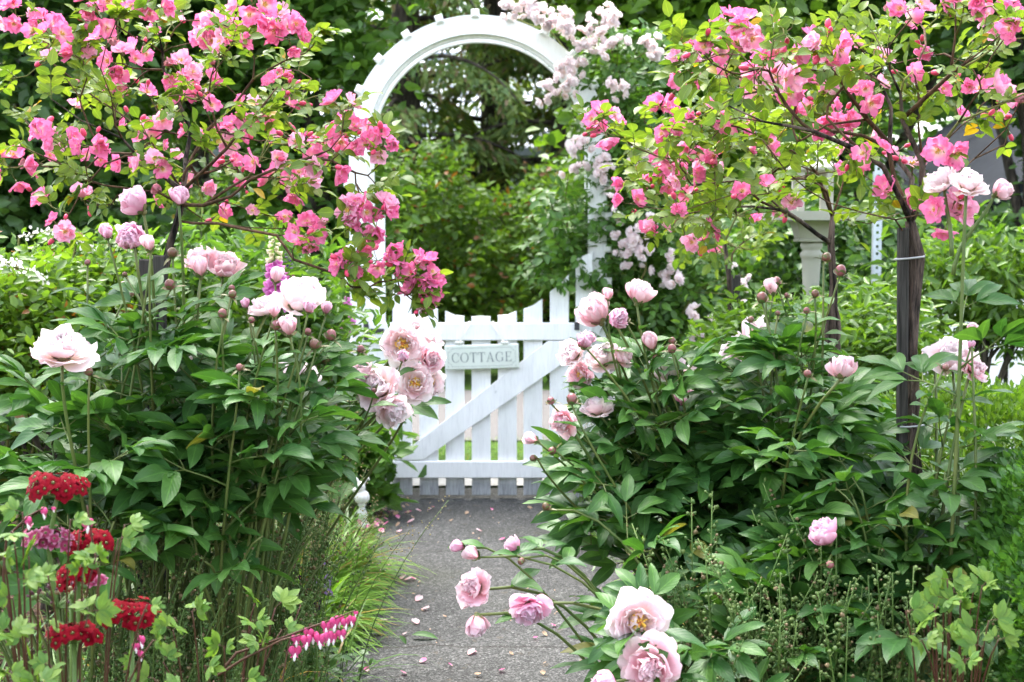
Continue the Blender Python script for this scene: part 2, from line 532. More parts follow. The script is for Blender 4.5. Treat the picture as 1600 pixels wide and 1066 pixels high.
M['faded'] = petalmat('climber_petal', (0.90, 0.76, 0.62), (0.93, 0.86, 0.835), (0.94, 0.90, 0.885), 0.2)
M['red'] = petalmat('primula_petal', (0.05, 0.001, 0.001), (0.165, 0.0008, 0.0065), (0.15, 0.0008, 0.010), 0.5, 0.15, 0.6, 0.06)
M['red_old'] = petalmat('faded_primula_petal', (0.25, 0.05, 0.10), (0.16, 0.008, 0.04), (0.40, 0.17, 0.25), 0.4, 0.2, 0.6, 0.1)
M['heart'] = petalmat('heart_petal', (0.58, 0.07, 0.22), (0.60, 0.065, 0.22), (0.62, 0.15, 0.32), 0.3, 0.3)
M['heart_white'] = plain('white_petal', (0.82, 0.78, 0.78), 0.5, 0.3)
M['viola_dark'] = petalmat('dark_viola_petal', (0.10, 0.02, 0.06), (0.035, 0.006, 0.035), (0.05, 0.012, 0.06), 0.2, 0.2)
M['viola'] = petalmat('viola_petal', (0.75, 0.70, 0.55), (0.42, 0.30, 0.66), (0.36, 0.23, 0.62), 0.3, 0.35)
M['foxglove'] = petalmat('foxglove_petal', (0.66, 0.28, 0.54), (0.58, 0.13, 0.46), (0.66, 0.26, 0.56), 0.25, 0.35)
M['foxglove_bud'] = petalmat('foxglove_bud', (0.45, 0.50, 0.20), (0.62, 0.62, 0.38), (0.74, 0.68, 0.50), 0.1, 0.3)
M['lupin'] = petalmat('lupin_petal', (0.16, 0.07, 0.30), (0.20, 0.09, 0.36), (0.27, 0.15, 0.42), 0.2, 0.3)
M['white_petal'] = petalmat('white_spray_petal', (0.80, 0.78, 0.70), (0.84, 0.83, 0.78), (0.86, 0.86, 0.82), 0.05, 0.35)
M['stamen'] = plain('yellow_stamen', (0.82, 0.50, 0.05), 0.6, 0.2, 200.0, (0.86, 0.62, 0.14))
M['rose_stamen'] = plain('rose_stamen', (0.62, 0.36, 0.05), 0.6, 0.2, 200.0, (0.80, 0.58, 0.20))
M['sepal'] = plain('sepal', (0.07, 0.12, 0.03), 0.5, 0.4, 30.0, (0.15, 0.12, 0.05))
m, n, l = newmat('bud_skin')
x = noise(n, l, 40.0, 3.0)
r = rnd(n, l)
M['bud'] = finish(m, n, l, mixc(n, l, val(n, l, 'MULTIPLY', r, 0.3), ramp(n, l, x, [(0.35, (0.10, 0.085, 0.03)), (0.65, (0.16, 0.025, 0.035))]), (0.46, 0.13, 0.20)), 0.4, 0.45)
m, n, l = newmat('opening_bud')
x = noise(n, l, 30.0, 3.0)
M['bud_pink'] = finish(m, n, l, ramp(n, l, x, [(0.35, (0.62, 0.20, 0.33)), (0.7, (0.82, 0.46, 0.58))]), 0.45, 0.4)
# ------------------------------------------------------------------ the ground
def flat(name, pts, z, m, sub=1):
    g = G()
    p = np.asarray(pts, float)
    V = np.stack([p[:, 0], p[:, 1], np.full(len(p), z)], 1)
    g.add(V, [tuple(range(len(p)))])
    return ob(name, g.mesh(name, M[m], False), kind='structure')

flat('ground', [(-300, -60), (300, -60), (300, 500), (-300, 500)], -0.012, 'turf')
flat('garden_bed', [(-9, -1.5), (9, -1.5), (9, 6.98), (-9, 6.98)], -0.006, 'soil')
R = np.random.default_rng(5)
le = [ground(605 - 0.38 * (py - 790), py) for py in (1066, 1020, 980, 940, 900, 870, 850, 830, 812, 800, 788)]
ys = np.linspace(-1.0, 7.05, 40)
slope = (le[-1][0] - le[0][0]) / (le[-1][1] - le[0][1])
lx = le[0][0] + slope * (ys - le[0][1])
wid = 1.02
L_ = np.stack([lx + R.normal(0, 0.008, 40), ys], 1)
R_ = np.stack([lx + wid + R.normal(0, 0.008, 40), ys], 1)
flat('path', np.concatenate([R_, L_[::-1]]), 0.0, 'asphalt')
PATH_L = lambda y: le[0][0] + slope * (y - le[0][1])
flat('pavement', [(-30, 7.10), (30, 7.10), (30, 7.52), (-30, 7.52)], 0.004, 'concrete')
flat('road', [(-60, 8.72), (60, 8.72), (60, 11.6), (-60, 11.6)], 0.0, 'road')

# ------------------------------------------------------------------ garden arch (two hoops of board joined by slats), gate, sign
GY = 6.8
S = GY / FPX
cx0, cz0 = at(747, 228, GY)[[0, 2]]
def hoop(r0, r1, y0, y1, legx0, legx1, n=48):
    """half ring with straight legs; legs as given half widths"""
    a = np.linspace(0, math.pi, n)
    o = [(cx0 + r1 * math.cos(t), cz0 + r1 * math.sin(t)) for t in a]
    i = [(cx0 + r0 * math.cos(t), cz0 + r0 * math.sin(t)) for t in a]
    V, F = [], []
    for y in (y0, y1):
        for k in range(n):
            V.append((o[k][0], y, o[k][1]))
            V.append((i[k][0], y, i[k][1]))
    q = 2 * n
    for k in range(n - 1):
        a0, b0, a1, b1 = 2 * k, 2 * k + 1, 2 * k + 2, 2 * k + 3
        F += [(a0, b0, b1, a1), (q + a0, q + a1, q + b1, q + b0), (a0, a1, q + a1, q + a0), (b0, q + b0, q + b1, b1)]
    F += [(0, q, q + 1, 1), (2 * n - 2, 2 * n - 1, q + 2 * n - 1, q + 2 * n - 2)]
    return V, F
arch = thing('garden_arch', 'white wooden garden arch with round top and slat ends, behind the picket gate', 'arch', (cx0, GY + 0.1, 0))
A0 = np.array(arch.location)
def apart(name, VF, mat='paint', parent=None, off=None, label=None, smooth=False):
    g = G()
    g.add(np.asarray(VF[0], float) - (A0 if off is None else off), VF[1])
    o = ob(name, g.mesh(name, M[mat], smooth), parent or arch)
    if label:
        o['label'] = label
    return o
RO = 200 * S
FY0, FY1 = GY - 0.012, GY + 0.022
for y0, y1, rr0, rr1 in ((FY0, FY1, RO - 29 * S, RO), (FY1 + 0.0, FY1 + 0.03, RO - 33.5 * S, RO - 6 * S), (GY + 0.26, GY + 0.30, RO - 30 * S, RO)):
    apart('hoop', hoop(rr0, rr1, y0 + 0.001, y1, 0, 0))
for k in range(-7, 8):
    a = math.radians(15.9 * k - 1.2)
    if abs(a) > math.radians(112):
        continue
    c, s = math.sin(a), math.cos(a)
    w, t0, t1 = 0.019, RO - 0.014, RO + 0.024
    if abs(a) > math.pi / 2:
        continue
    V, F = box(-w, w, GY - 0.034, GY + 0.335, t0, t1, 0.008)
    Mx = np.array([[s, 0, c], [0, 1, 0], [-c, 0, s]])
    apart('slat', ((V @ Mx.T) + np.array((cx0, 0, cz0)), F))
for sgn in (-1, 1):
    for (y0, y1, r0, r1) in ((FY0, FY1, RO - 29 * S, RO), (GY + 0.26, GY + 0.30, RO - 30 * S, RO)):
        xs = sorted((cx0 + sgn * r0, cx0 + sgn * r1))
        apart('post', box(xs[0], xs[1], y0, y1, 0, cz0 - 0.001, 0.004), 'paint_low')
    for k in range(9):
        zz = 0.25 + k * 0.155
        xs = sorted((cx0 + sgn * (RO - 0.014), cx0 + sgn * (RO + 0.024)))
        apart('slat', box(xs[0], xs[1], GY - 0.034, GY + 0.335, zz, zz + 0.036, 0.007))
    for k in range(2):     # the upright lattice strip that closes the side
        yy = GY + 0.085 + 0.09 * k
        xs = sorted((cx0 + sgn * (RO - 0.030), cx0 + sgn * (RO - 0.016)))
        apart('lattice_strip', box(xs[0], xs[1], yy, yy + 0.03, 0.05, cz0, 0.003))

gate = thing('picket_gate', 'white picket gate with dipped top and diagonal brace at the end of the path', 'gate', (at(751, 778, GY)[0], GY - 0.03, 0))
G0 = np.array(gate.location)
def px2(px, py, Y=GY - 0.04):
    p = at(px, py, Y)
    return p[0], p[2]
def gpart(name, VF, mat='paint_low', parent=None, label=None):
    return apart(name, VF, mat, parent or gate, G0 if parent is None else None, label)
tops = {614: (429, 456), 655: (467, 483), 696: (486, 494), 737: (495, 495), 778: (493, 486), 818: (483, 467), 859: (456, 429)}
for x0, (tl, tr) in tops.items():
    b = px2(x0, 778)[1]
    xl, xr = px2(x0, 600)[0], px2(x0 + 29.5, 600)[0]
    mid = (tl + tr) / 2 + (2.5 if tl != tr else -1.0)
    zt = [px2(x0, v)[1] for v in (tr, mid, tl)]
    poly = [(xl, b + 0.012), (xr, b + 0.012), (xr, zt[0]), ((xl + xr) / 2, zt[1]), (xl, zt[2])]
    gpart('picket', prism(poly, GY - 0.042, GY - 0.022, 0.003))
RY0, RY1 = GY - 0.066, GY - 0.0425
x0, x1 = px2(570, 500)[0], px2(907, 500)[0]
gpart('top_rail', box(x0, x1, RY0, RY1, px2(700, 531.5)[1], px2(700, 504)[1], 0.004), 'paint')
gpart('bottom_rail', box(px2(604, 700)[0], px2(908, 700)[0], RY0, RY1, px2(700, 746)[1], px2(700, 719.5)[1], 0.004), 'paint')
gpart('brace', prism([px2(616, 718.5), px2(660, 718.5), px2(905, 549), px2(905, 532.5), px2(856, 532.5)], RY0 + 0.002, RY1, 0.004), 'paint')
# strap hinges on the left, latch on the right
hz = px2(573, 517)
gpart('hinge', box(hz[0] - 0.012, hz[0] + 0.012, RY0 - 0.006, RY0 - 0.001, hz[1] - 0.045, hz[1] + 0.045, 0.002), 'iron')
gpart('hinge', box(hz[0] + 0.014, hz[0] + 0.085, RY0 - 0.005, RY0 - 0.001, hz[1] - 0.012, hz[1] + 0.012, 0.002), 'iron')
lz = px2(901, 508)
gpart('latch', box(lz[0] - 0.012, lz[0] + 0.012, RY0 - 0.012, RY0 - 0.001, lz[1] - 0.022, lz[1] + 0.016, 0.003), 'iron')

def post_board(px0, px1, ytl, ytr, lab):
    xl, xr = px2(px0, 600)[0], px2(px1, 600)[0]
    t = thing('gate_post', lab, 'gate post', ((xl + xr) / 2, GY - 0.02, 0), 'white posts that carry the gate')
    off = np.array(t.location)
    y0, y1 = GY - 0.040, GY - 0.018
    V, F = prism([(xl, 0), (xr, 0), (xr, px2(px1, ytr)[1]), (xl, px2(px0, ytl)[1])], y0, y1, 0.004)
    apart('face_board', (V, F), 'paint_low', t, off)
    dx = 0.026 if px0 > 750 else -0.026
    xa, xb = ((xr - 0.022, xr - 0.001) if px0 > 750 else (xl + 0.001, xl + 0.022))
    V, F = box(xa, xb, y1 + 0.001, GY + 0.24, 0, px2(px0, max(ytl, ytr))[1] - 0.02, 0.003)
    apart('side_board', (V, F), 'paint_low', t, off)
post_board(899, 926, 405, 393, 'white gate post with slanted top at the latch side, beside the climbing rose')
post_board(577, 603, 330, 336, 'tall white gate post at the hinge side, behind the pink rose sprays')

# the sign
ctr = at(753, 557.5, GY - 0.078)
sign = thing('hanging_sign', 'pale green wooden sign reading COTTAGE, hung from the gate by cream ribbons', 'sign', ctr)
SM = rot('Y', math.radians(-1.6))
SY = 0.0
def spart(name, V, F, mat, parent, smooth=False):
    g = G()
    V = np.asarray(V, float) @ SM[:3, :3].T
    g.add(V, F)
    return ob(name, g.mesh(name, M[mat], smooth), parent)
SW, SH = 0.352, 0.116
V, F = box(-SW / 2, SW / 2, -0.010, 0.009, -SH / 2, SH / 2, 0.004)
board = spart('board', V, F, 'sign', sign)
fy = -0.0116
def strip2(p, w):
    """flat line of width w through 2d points, printed on the board front"""
    V, F = [], []
    for (a, b) in zip(p[:-1], p[1:]):
        a, b = np.array(a), np.array(b)
        d = (b - a) / np.linalg.norm(b - a)
        q = np.array((-d[1], d[0])) * w / 2
        a2, b2 = a - d * w * 0.5, b + d * w * 0.5
        k = len(V)
        V += [(c[0], fy, c[1]) for c in (a2 - q, b2 - q, b2 + q, a2 + q)]
        F.append((k, k + 1, k + 2, k + 3))
        fyk = 0
    return V, F
bw, bh, nn = SW / 2 - 0.017, SH / 2 - 0.015, 0.017
line = [(-bw + nn, -bh), (bw - nn, -bh)]
outl = [(-bw + nn, -bh), (bw - nn, -bh)]
def notch(sx, sy):
    c = np.array((sx * bw, sy * bh))
    return [tuple(c - np.array((sx * nn * math.sin(t), sy * nn * math.cos(t)))) for t in np.linspace(0, math.pi / 2, 6)]
outl = notch(1, -1)[::-1] + notch(1, 1) + notch(-1, 1)[::-1] + notch(-1, -1)
outl.append(outl[0])
V, F = strip2(outl, 0.0016)
spart('printed_border', V, F, 'ink_line', board)
for sx in (-1, 1):
    for sz in (-1, 1):
        a = np.linspace(0, 2 * math.pi, 10, endpoint=False)
        spart('printed_dot', [(sx * (bw + 0.001) + 0.0022 * math.cos(t), fy, sz * (bh + 0.001) + 0.0022 * math.sin(t)) for t in a], [tuple(range(10))], 'ink_line', board)

def quad(x0, z0, x1, z1, x2, z2, x3, z3):
    return [(x0, z0), (x1, z1), (x2, z2), (x3, z3)]
def arc(cx, cz, rx, rz, irx, irz, a0, a1, dx=0.0, n=22):
    out = []
    t = np.radians(np.linspace(a0, a1, n))
    for a, b in zip(t[:-1], t[1:]):
        out.append([(cx + rx * math.cos(a), cz + rz * math.sin(a)), (cx + rx * math.cos(b), cz + rz * math.sin(b)),
                    (cx + dx + irx * math.cos(b), cz + irz * math.sin(b)), (cx + dx + irx * math.cos(a), cz + irz * math.sin(a))])
    return out
def rc(x0, x1, z0, z1):
    return quad(x0, z0, x1, z0, x1, z1, x0, z1)
GL = {
    'C': (0.84, arc(0.45, 0.5, 0.43, 0.51, 0.33, 0.47, 42, 318, 0.02) + [quad(0.72, 0.66, 0.80, 0.66, 0.80, 0.98, 0.775, 0.98), quad(0.72, 0.20, 0.82, 0.26, 0.80, 0.20, 0.74, 0.12)]),
    'O': (0.94, arc(0.47, 0.5, 0.45, 0.51, 0.33, 0.47, 0, 360, 0.0, 34)),
    'T': (0.80, [rc(0.335, 0.465, 0.04, 0.95), rc(0.24, 0.56, 0.0, 0.04), rc(0.03, 0.77, 0.95, 1.0), quad(0.0, 0.73, 0.03, 0.73, 0.09, 0.95, 0.03, 0.95), quad(0.77, 0.73, 0.80, 0.73, 0.77, 0.95, 0.71, 0.95)]),
    'A': (0.92, [quad(0.10, 0.04, 0.155, 0.04, 0.47, 0.99, 0.42, 0.99), quad(0.66, 0.04, 0.80, 0.04, 0.485, 1.02, 0.40, 0.99), rc(0.24, 0.655, 0.33, 0.375), rc(0.02, 0.25, 0.0, 0.04), rc(0.58, 0.90, 0.0, 0.04)]),
    'G': (0.93, arc(0.45, 0.5, 0.43, 0.51, 0.33, 0.47, 42, 325, 0.02) + [quad(0.72, 0.66, 0.80, 0.66, 0.80, 0.98, 0.775, 0.98), rc(0.70, 0.82, 0.07, 0.40), rc(0.60, 0.90, 0.40, 0.44)]),
    'E': (0.78, [rc(0.12, 0.25, 0.04, 0.96), rc(0.03, 0.68, 0.96, 1.0), rc(0.03, 0.70, 0.0, 0.04), rc(0.25, 0.52, 0.49, 0.53), quad(0.645, 0.74, 0.68, 0.74, 0.68, 0.96, 0.58, 0.96), quad(0.60, 0.04, 0.70, 0.04, 0.74, 0.27, 0.71, 0.27), rc(0.50, 0.53, 0.40, 0.62)]),
}
word, hgt = 'COTTAGE', 0.046
tw = sum(GL[c][0] + 0.10 for c in word) - 0.10
sc_x = 0.286 / tw
x = -0.1435
for c in word:
    w, polys = GL[c]
    V, F = [], []
    for i, p in enumerate(polys):
        k = len(V)
        yo = fy - 0.00012 * (i % 5)
        V += [(x + a * sc_x, yo, -hgt * 0.5 - 0.001 + b * hgt) for a, b in p]
        F.append(tuple(range(k, k + 4)))
    spart('letter', V, F, 'ink', board)
    x += (w + 0.10) * sc_x
# ribbons: from the board up and over the top rail
railz = px2(700, 504)[1] - ctr[2]
for bx_, tx_ in ((-0.108, -0.060), (0.108, 0.052)):
    P = np.array([(bx_, -0.004, SH / 2 - 0.006), (bx_ * 0.98, -0.008, SH / 2 + 0.012), ((bx_ + tx_) / 2, -0.002, (SH / 2 + railz) / 2), (tx_, -0.001, railz - 0.004), (tx_, 0.016, railz + 0.007), (tx_, 0.036, railz + 0.004), (tx_, 0.05, railz - 0.04)])
    g = G()
    V, F = [], []
    for i, p in enumerate(P):
        V += [p + (-0.005, 0, 0), p + (0.005, 0, 0)]
        if i:
            F.append((2 * i - 2, 2 * i - 1, 2 * i + 1, 2 * i))
    V = np.array(V)
    V2 = np.concatenate([V, V + (0, 0.0015, 0)])
    k = len(V)
    F += [tuple(k + j for j in reversed(f)) for f in F[:]]
    g.add(V2, F)
    for sx in (-1, 1):
        bv, bf = ball((bx_ + sx * 0.009, -0.012, SH / 2 + 0.010), 0.011, 6, (1, 1, 1))
        bv = (bv - (bx_ + sx * 0.009, -0.012, SH / 2 + 0.010)) * (1.0, 0.35, 0.8) + (bx_ + sx * 0.009, -0.012, SH / 2 + 0.010)
        g.add(bv, bf)
    ob('ribbon', g.mesh('ribbon', M['ribbon']), sign)

# ------------------------------------------------------------------ small figurine on a turned foot, by the path
fp = ground(566, 824)
u = fp[1] / FPX
fig = thing('figurine', 'small white stone rabbit figurine on a turned foot beside the path', 'figurine', fp)
def lpart(name, prof, mat, parent, loc=(0, 0, 0), sides=24, square=False):
    V, F = lathe([(r * u, z * u) for r, z in prof], 4 if square else sides)
    if square:
        V = V @ rot('Z', math.pi / 4)[:3, :3].T
    g = G()
    g.add(V + np.asarray(loc), F)
    return ob(name, g.mesh(name, M[mat], not square), parent)
lpart('pedestal', [(11, 0), (12.5, 1), (12.5, 4), (10, 7), (6.8, 9.5), (6.2, 12), (8, 15), (8.8, 19), (7.6, 24), (5, 30), (4.4, 33), (6.2, 35), (6.6, 37), (5, 39)], 'ceramic', fig)
lpart('body', [(1, 36), (6, 38), (10, 41), (12, 46), (12, 50), (10, 55), (6, 58.5), (1, 60)], 'ceramic', fig)
g = G()
V, F = ball((0, 0, 0), 9.0 * u, 10)
g.add(V * (0.86, 0.9, 1.05) + np.array((-2 * u, -1 * u, 64 * u)), F)
V, F = ball((0, 0, 0), 6 * u, 10)
g.add(V * (1.15, 0.9, 0.75) + np.array((-8 * u, -3 * u, 60 * u)), F)
hd = ob('head', g.mesh('head', M['ceramic']), fig)
for sx, ex in ((-1, -7), (1, 5)):
    P = np.array([(ex * 0.6, 0, 69), (ex, 0, 74), (ex + sx * 2.0, 0, 77.5), (ex + sx * 5, 0, 78.5), (ex + sx * 7, -1, 75)]) * u
    V, F, U = tube(P, np.array((2.6, 2.6, 2.4, 2.0, 0.8)) * u, 8)
    g = G()
    g.add(V, F)
    ob('ear', g.mesh('ear', M['ceramic']), hd)
for ex in (-6.0, 0.5):
    V, F = ball((ex * u, -8.6 * u, 66 * u), 1.0 * u, 6)
    g = G()
    g.add(V, F)
    ob('eye', g.mesh('eye', M['iron']), hd)

# ------------------------------------------------------------------ white bird feeder on a turned column
FYd = 5.7
fb = at(1268, 370, FYd)
u = FYd / FPX
feeder = thing('bird_feeder', 'cream bird feeder with square tray on a turned column behind the rose trees', 'bird feeder', (fb[0], fb[1], 0))
hz = lambda py: at(1268, py, FYd)[2] / u
lpart('column', [(22, 0), (22, 20), (15, 30), (15, 60), (24, 90), (26, 120), (20, 160), (14, 200), (12, 300), (11.5, hz(470)), (13, hz(440)), (14.5, hz(410)), (15.2, hz(404)), (17, hz(402)), (17.5, hz(396)), (14.5, hz(393)), (13.5, hz(391)), (16, hz(388)), (17.2, hz(383)), (15.5, hz(379)), (13, hz(378))], 'cream', feeder)
s2 = math.sqrt(2)
lpart('capital', [(23 * s2, hz(378)), (24 * s2, hz(377)), (24 * s2, hz(374)), (22 * s2, hz(373)), (29 * s2, hz(347)), (31 * s2, hz(345.5))], 'cream', feeder, square=True)
lpart('tray', [(60 * s2, hz(345.3)), (68 * s2, hz(345)), (69 * s2, hz(331)), (66 * s2, hz(331)), (65 * s2, hz(338)), (1, hz(338.5))], 'cream', feeder, square=True)
for sx in (-1, 1):
    for sy in (-1, 1):
        lpart('post', [(5 * s2, hz(337)), (5 * s2, hz(268))], 'cream', feeder, (sx * 22 * u, sy * 22 * u, 0), square=True)
rf = lpart('roof', [(33 * s2, hz(268)), (35 * s2, hz(266)), (35 * s2, hz(263)), (6 * s2, hz(236)), (4 * s2, hz(234))], 'cream', feeder, square=True)
lpart('finial', [(2, hz(235)), (5, hz(231)), (5, hz(227)), (1, hz(222))], 'cream', rf)

# ------------------------------------------------------------------ perforated steel sign post
sp_ = at(1371, 370, 6.9)
spost = thing('sign_post', 'galvanized steel post with rows of punched holes beyond the bird feeder', 'sign post', (sp_[0], sp_[1], 0))
g = G()
hw, hole, pitch = 0.018, 0.0065, 0.034
zt = at(1371, 268, 6.9)[2]
z = 0.0
V, F = [], []
while z < zt:
    k = len(V)
    zs = (z, z + (pitch - 2 * hole) / 2, z + (pitch + 2 * hole) / 2, z + pitch)
    for zz in zs:
        for xx in (-hw, -hole, hole, hw):
            V.append((xx, 0, zz))
    for i in range(3):
        for j in range(3):
            if (i, j) != (1, 1):
                F.append((k + 4 * i + j, k + 4 * i + j + 1, k + 4 * i + 5 + j, k + 4 * i + 4 + j))
    z += pitch
g.add(V, F)
g.add(np.array(V) + (0, 0.003, 0), [tuple(reversed(f)) for f in F])
ob('web', g.mesh('web', M['zinc'], False), spost)
for sx in (-1, 1):
    g = G()
    V, F = box(min(sx * hw, sx * (hw + 0.003)), max(sx * hw, sx * (hw + 0.003)), -0.002, 0.028, 0, zt, 0.0006)
    g.add(V, F)
    ob('flange', g.mesh('flange', M['zinc'], False), spost)

# ------------------------------------------------------------------ houses
def house(name, label, x0, x1, y0, y1, eave, rise, wallm, roofm, boards, gable_front=True, over=0.35, win=()):
    t = thing(name, label, 'house', ((x0 + x1) / 2, (y0 + y1) / 2, 0))
    off = np.array(t.location)
    def part(nm, VF, mat, parent=None, sm=False):
        g = G()
        g.add(np.asarray(VF[0], float) - off, VF[1])
        return ob(nm, g.mesh(nm, M[mat], sm), parent or t)
    xm = (x0 + x1) / 2
    poly = [(x0, 0), (x1, 0), (x1, eave), (xm, eave + rise), (x0, eave)] if gable_front else [(x0, 0), (x1, 0), (x1, eave), (x0, eave)]
    wl_ = part('wall', prism(poly, y0, y1, 0.01), wallm)
    hb = 0.17
    k = 0
    top = eave + (rise if gable_front else 0)
    while k * hb < top - 0.1:
        z = k * hb
        f = 0.0 if z + hb <= eave else (z + hb - eave) / rise
        a, b = x0 + f * (xm - x0) + 0.002, x1 - f * (x1 - xm) - 0.002
        if b - a > 0.2:
            V = np.array([(a, y0 - 0.03, z), (b, y0 - 0.03, z), (b, y0 - 0.006, z + hb), (a, y0 - 0.006, z + hb), (a, y0 - 0.001, z), (b, y0 - 0.001, z)])
            part('plank', (V, [(0, 1, 2, 3), (4, 5, 1, 0)]), wallm, wl_)
        k += 1
    if gable_front:
        for sx in (-1, 1):
            xe = x0 - over if sx < 0 else x1 + over
            ze = eave - rise * over / (xm - x0)
            P = [(xe, ze), (xm, eave + rise), (xm, eave + rise + 0.12), (xe, ze + 0.12)]
            if sx > 0:
                P = [(xm, eave + rise), (xe, ze), (xe, ze + 0.12), (xm, eave + rise + 0.12)]
            r_ = part('roof', prism(P, y0 - over, y1 + over, 0.01), roofm)
            P2 = [(xe, ze - 0.16), (xm, eave + rise - 0.16), (xm, eave + rise + 0.015), (xe, ze + 0.015)]
            if sx > 0:
                P2 = [(xm, eave + rise - 0.16), (xe, ze - 0.16), (xe, ze + 0.015), (xm, eave + rise + 0.015)]
            part('rake_board', prism(P2, y0 - over - 0.03, y0 - over - 0.002, 0.004), 'trim', r_)
    else:
        ym = (y0 + y1) / 2
        for sy in (-1, 1):
            ye = y0 - over if sy < 0 else y1 + over
            ze = eave - 0.15
            n = 14
            r_ = None
            for j in range(n):
                f0, f1 = j / n, (j + 1) / n
                ya, yb = ye + (ym - ye) * f0, ye + (ym - ye) * f1
                za, zb = ze + (rise + 0.15) * f0, ze + (rise + 0.15) * f1
                V = [(x0 - over, ya, za + 0.05), (x1 + over, ya, za + 0.05), (x1 + over, yb, zb + 0.02), (x0 - over, yb, zb + 0.02), (x0 - over, ya, za), (x1 + over, ya, za)]
                q = part('roof' if j == 0 else 'shingle', (V, [(0, 1, 2, 3), (4, 5, 1, 0)]), roofm, r_)
                r_ = r_ or q
            part('gutter', box(x0 - over, x1 + over, ye - 0.1 if sy < 0 else ye, ye if sy < 0 else ye + 0.1, ze - 0.09, ze + 0.06, 0.02), 'trim', r_)
    for (wx, wz, ww, wh) in win:
        w_ = part('window', box(wx - ww / 2 - 0.08, wx + ww / 2 + 0.08, y0 - 0.06, y0 - 0.031, wz - 0.08, wz + wh + 0.08, 0.01), 'trim')
        part('pane', box(wx - ww / 2, wx + ww / 2, y0 - 0.066, y0 - 0.061, wz, wz + wh, 0.001), 'glass', w_)
hr = at(1450, 320, 13.0)
house('house', 'dark blue grey clapboard house with pale gable trim behind the right rose tree', hr[0] + 0.65, hr[0] + 6.4, 13.0, 20.0, at(1450, 312, 13)[2], 1.85, 'siding', 'roof', True, True, 0.4, ((hr[0] + 2.8, 0.7, 1.0, 0.9),))
house('house', 'pale house with light grey shingle roof glimpsed through the arch', -4.2, 2.4, 21.5, 27.0, at(800, 236, 21.1)[2] + 0.15, 1.75, 'far_siding', 'far_roof', True, False, 0.4, ((-2.6, 0.9, 1.2, 1.0), (0.6, 0.9, 1.2, 1.0)))

# ------------------------------------------------------------------ white fence at the right edge
f0, f1 = at(1440, 470, 7.3), at(1640, 470, 7.1)
fence = thing('picket_fence', 'white picket fence half hidden behind leaves at the right edge of the garden', 'fence', (f0[0], f0[1], 0))
off = np.array(fence.location)
nP = 30
for k in range(nP):
    x = f0[0] + k * 0.115
    g = G()
    z1 = 1.02
    V, F = prism([(x, 0.05), (x + 0.085, 0.05), (x + 0.085, z1 - 0.05), (x + 0.0425, z1), (x, z1 - 0.05)], f0[1], f0[1] + 0.02, 0.003)
    g.add(V - off, F)
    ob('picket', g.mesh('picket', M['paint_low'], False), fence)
for z in (0.3, 0.8):
    g = G()
    V, F = box(f0[0] - 0.05, f0[0] + nP * 0.115 + 0.05, f0[1] + 0.0205, f0[1] + 0.055, z, z + 0.08, 0.003)
    g.add(V - off, F)
    ob('rail', g.mesh('rail', M['paint'], False), fence)
for k in range(3):
    x = f0[0] + 0.04 + k * 1.61
    g = G()
    V, F = box(x, x + 0.09, f0[1] + 0.056, f0[1] + 0.146, 0, 1.1, 0.004)
    g.add(V - off, F)
    ob('post', g.mesh('post', M['paint'], False), fence)
# ------------------------------------------------------------------ leaf and petal shapes
def leaf_sheet(L, W, nu=2, nv=6, fold=0.35, droop=0.6, wide=0.45, twist=0.0, wave=0.0, ph=0.0):
    def fn(u, v):
        w = v ** 0.75 * (1 - v) ** (0.75 * (1 - wide) / wide)
        vv = np.linspace(0, 1, 200)
        w = w / (vv ** 0.75 * (1 - vv) ** (0.75 * (1 - wide) / wide)).max()
        w = W / 2 * np.maximum(w, 0.02)
        a = droop * v + 1e-6
        y, z = L * np.sin(droop * v) / droop, -L * (1 - np.cos(droop * v)) / droop
        x = u * w
        z = z + fold * np.abs(u) * w + wave * L * np.sin(v * 9 + ph) * u * 0.5
        t = twist * v
        return x * np.cos(t), y, z + x * np.sin(t)
    return sheet(nu, nv, fn)

def leaf_T(*a, **k):
    V, F, U = leaf_sheet(*a, **k)
    g = G()
    g.add(V, F, U)
    return g.frozen()

def hexleaf(L=1.0, W=0.5, fold=0.25, droop=0.15):
    V = np.array([(0, 0, 0), (W / 2, 0.36 * L, fold * W / 2), (W * 0.36, 0.72 * L, fold * W / 2 - droop * 0.5), (0, L, -droop), (-W * 0.36, 0.72 * L, fold * W / 2 - droop * 0.5), (-W / 2, 0.36 * L, fold * W / 2)])
    g = G()
    U = np.array([(0.5, 0), (1, 0.36), (0.9, 0.72), (0.5, 1), (0.1, 0.72), (0, 0.36)])
    g.add(V, np.array([(0, 1, 2, 3), (0, 3, 4, 5)]), U)
    return g.frozen()

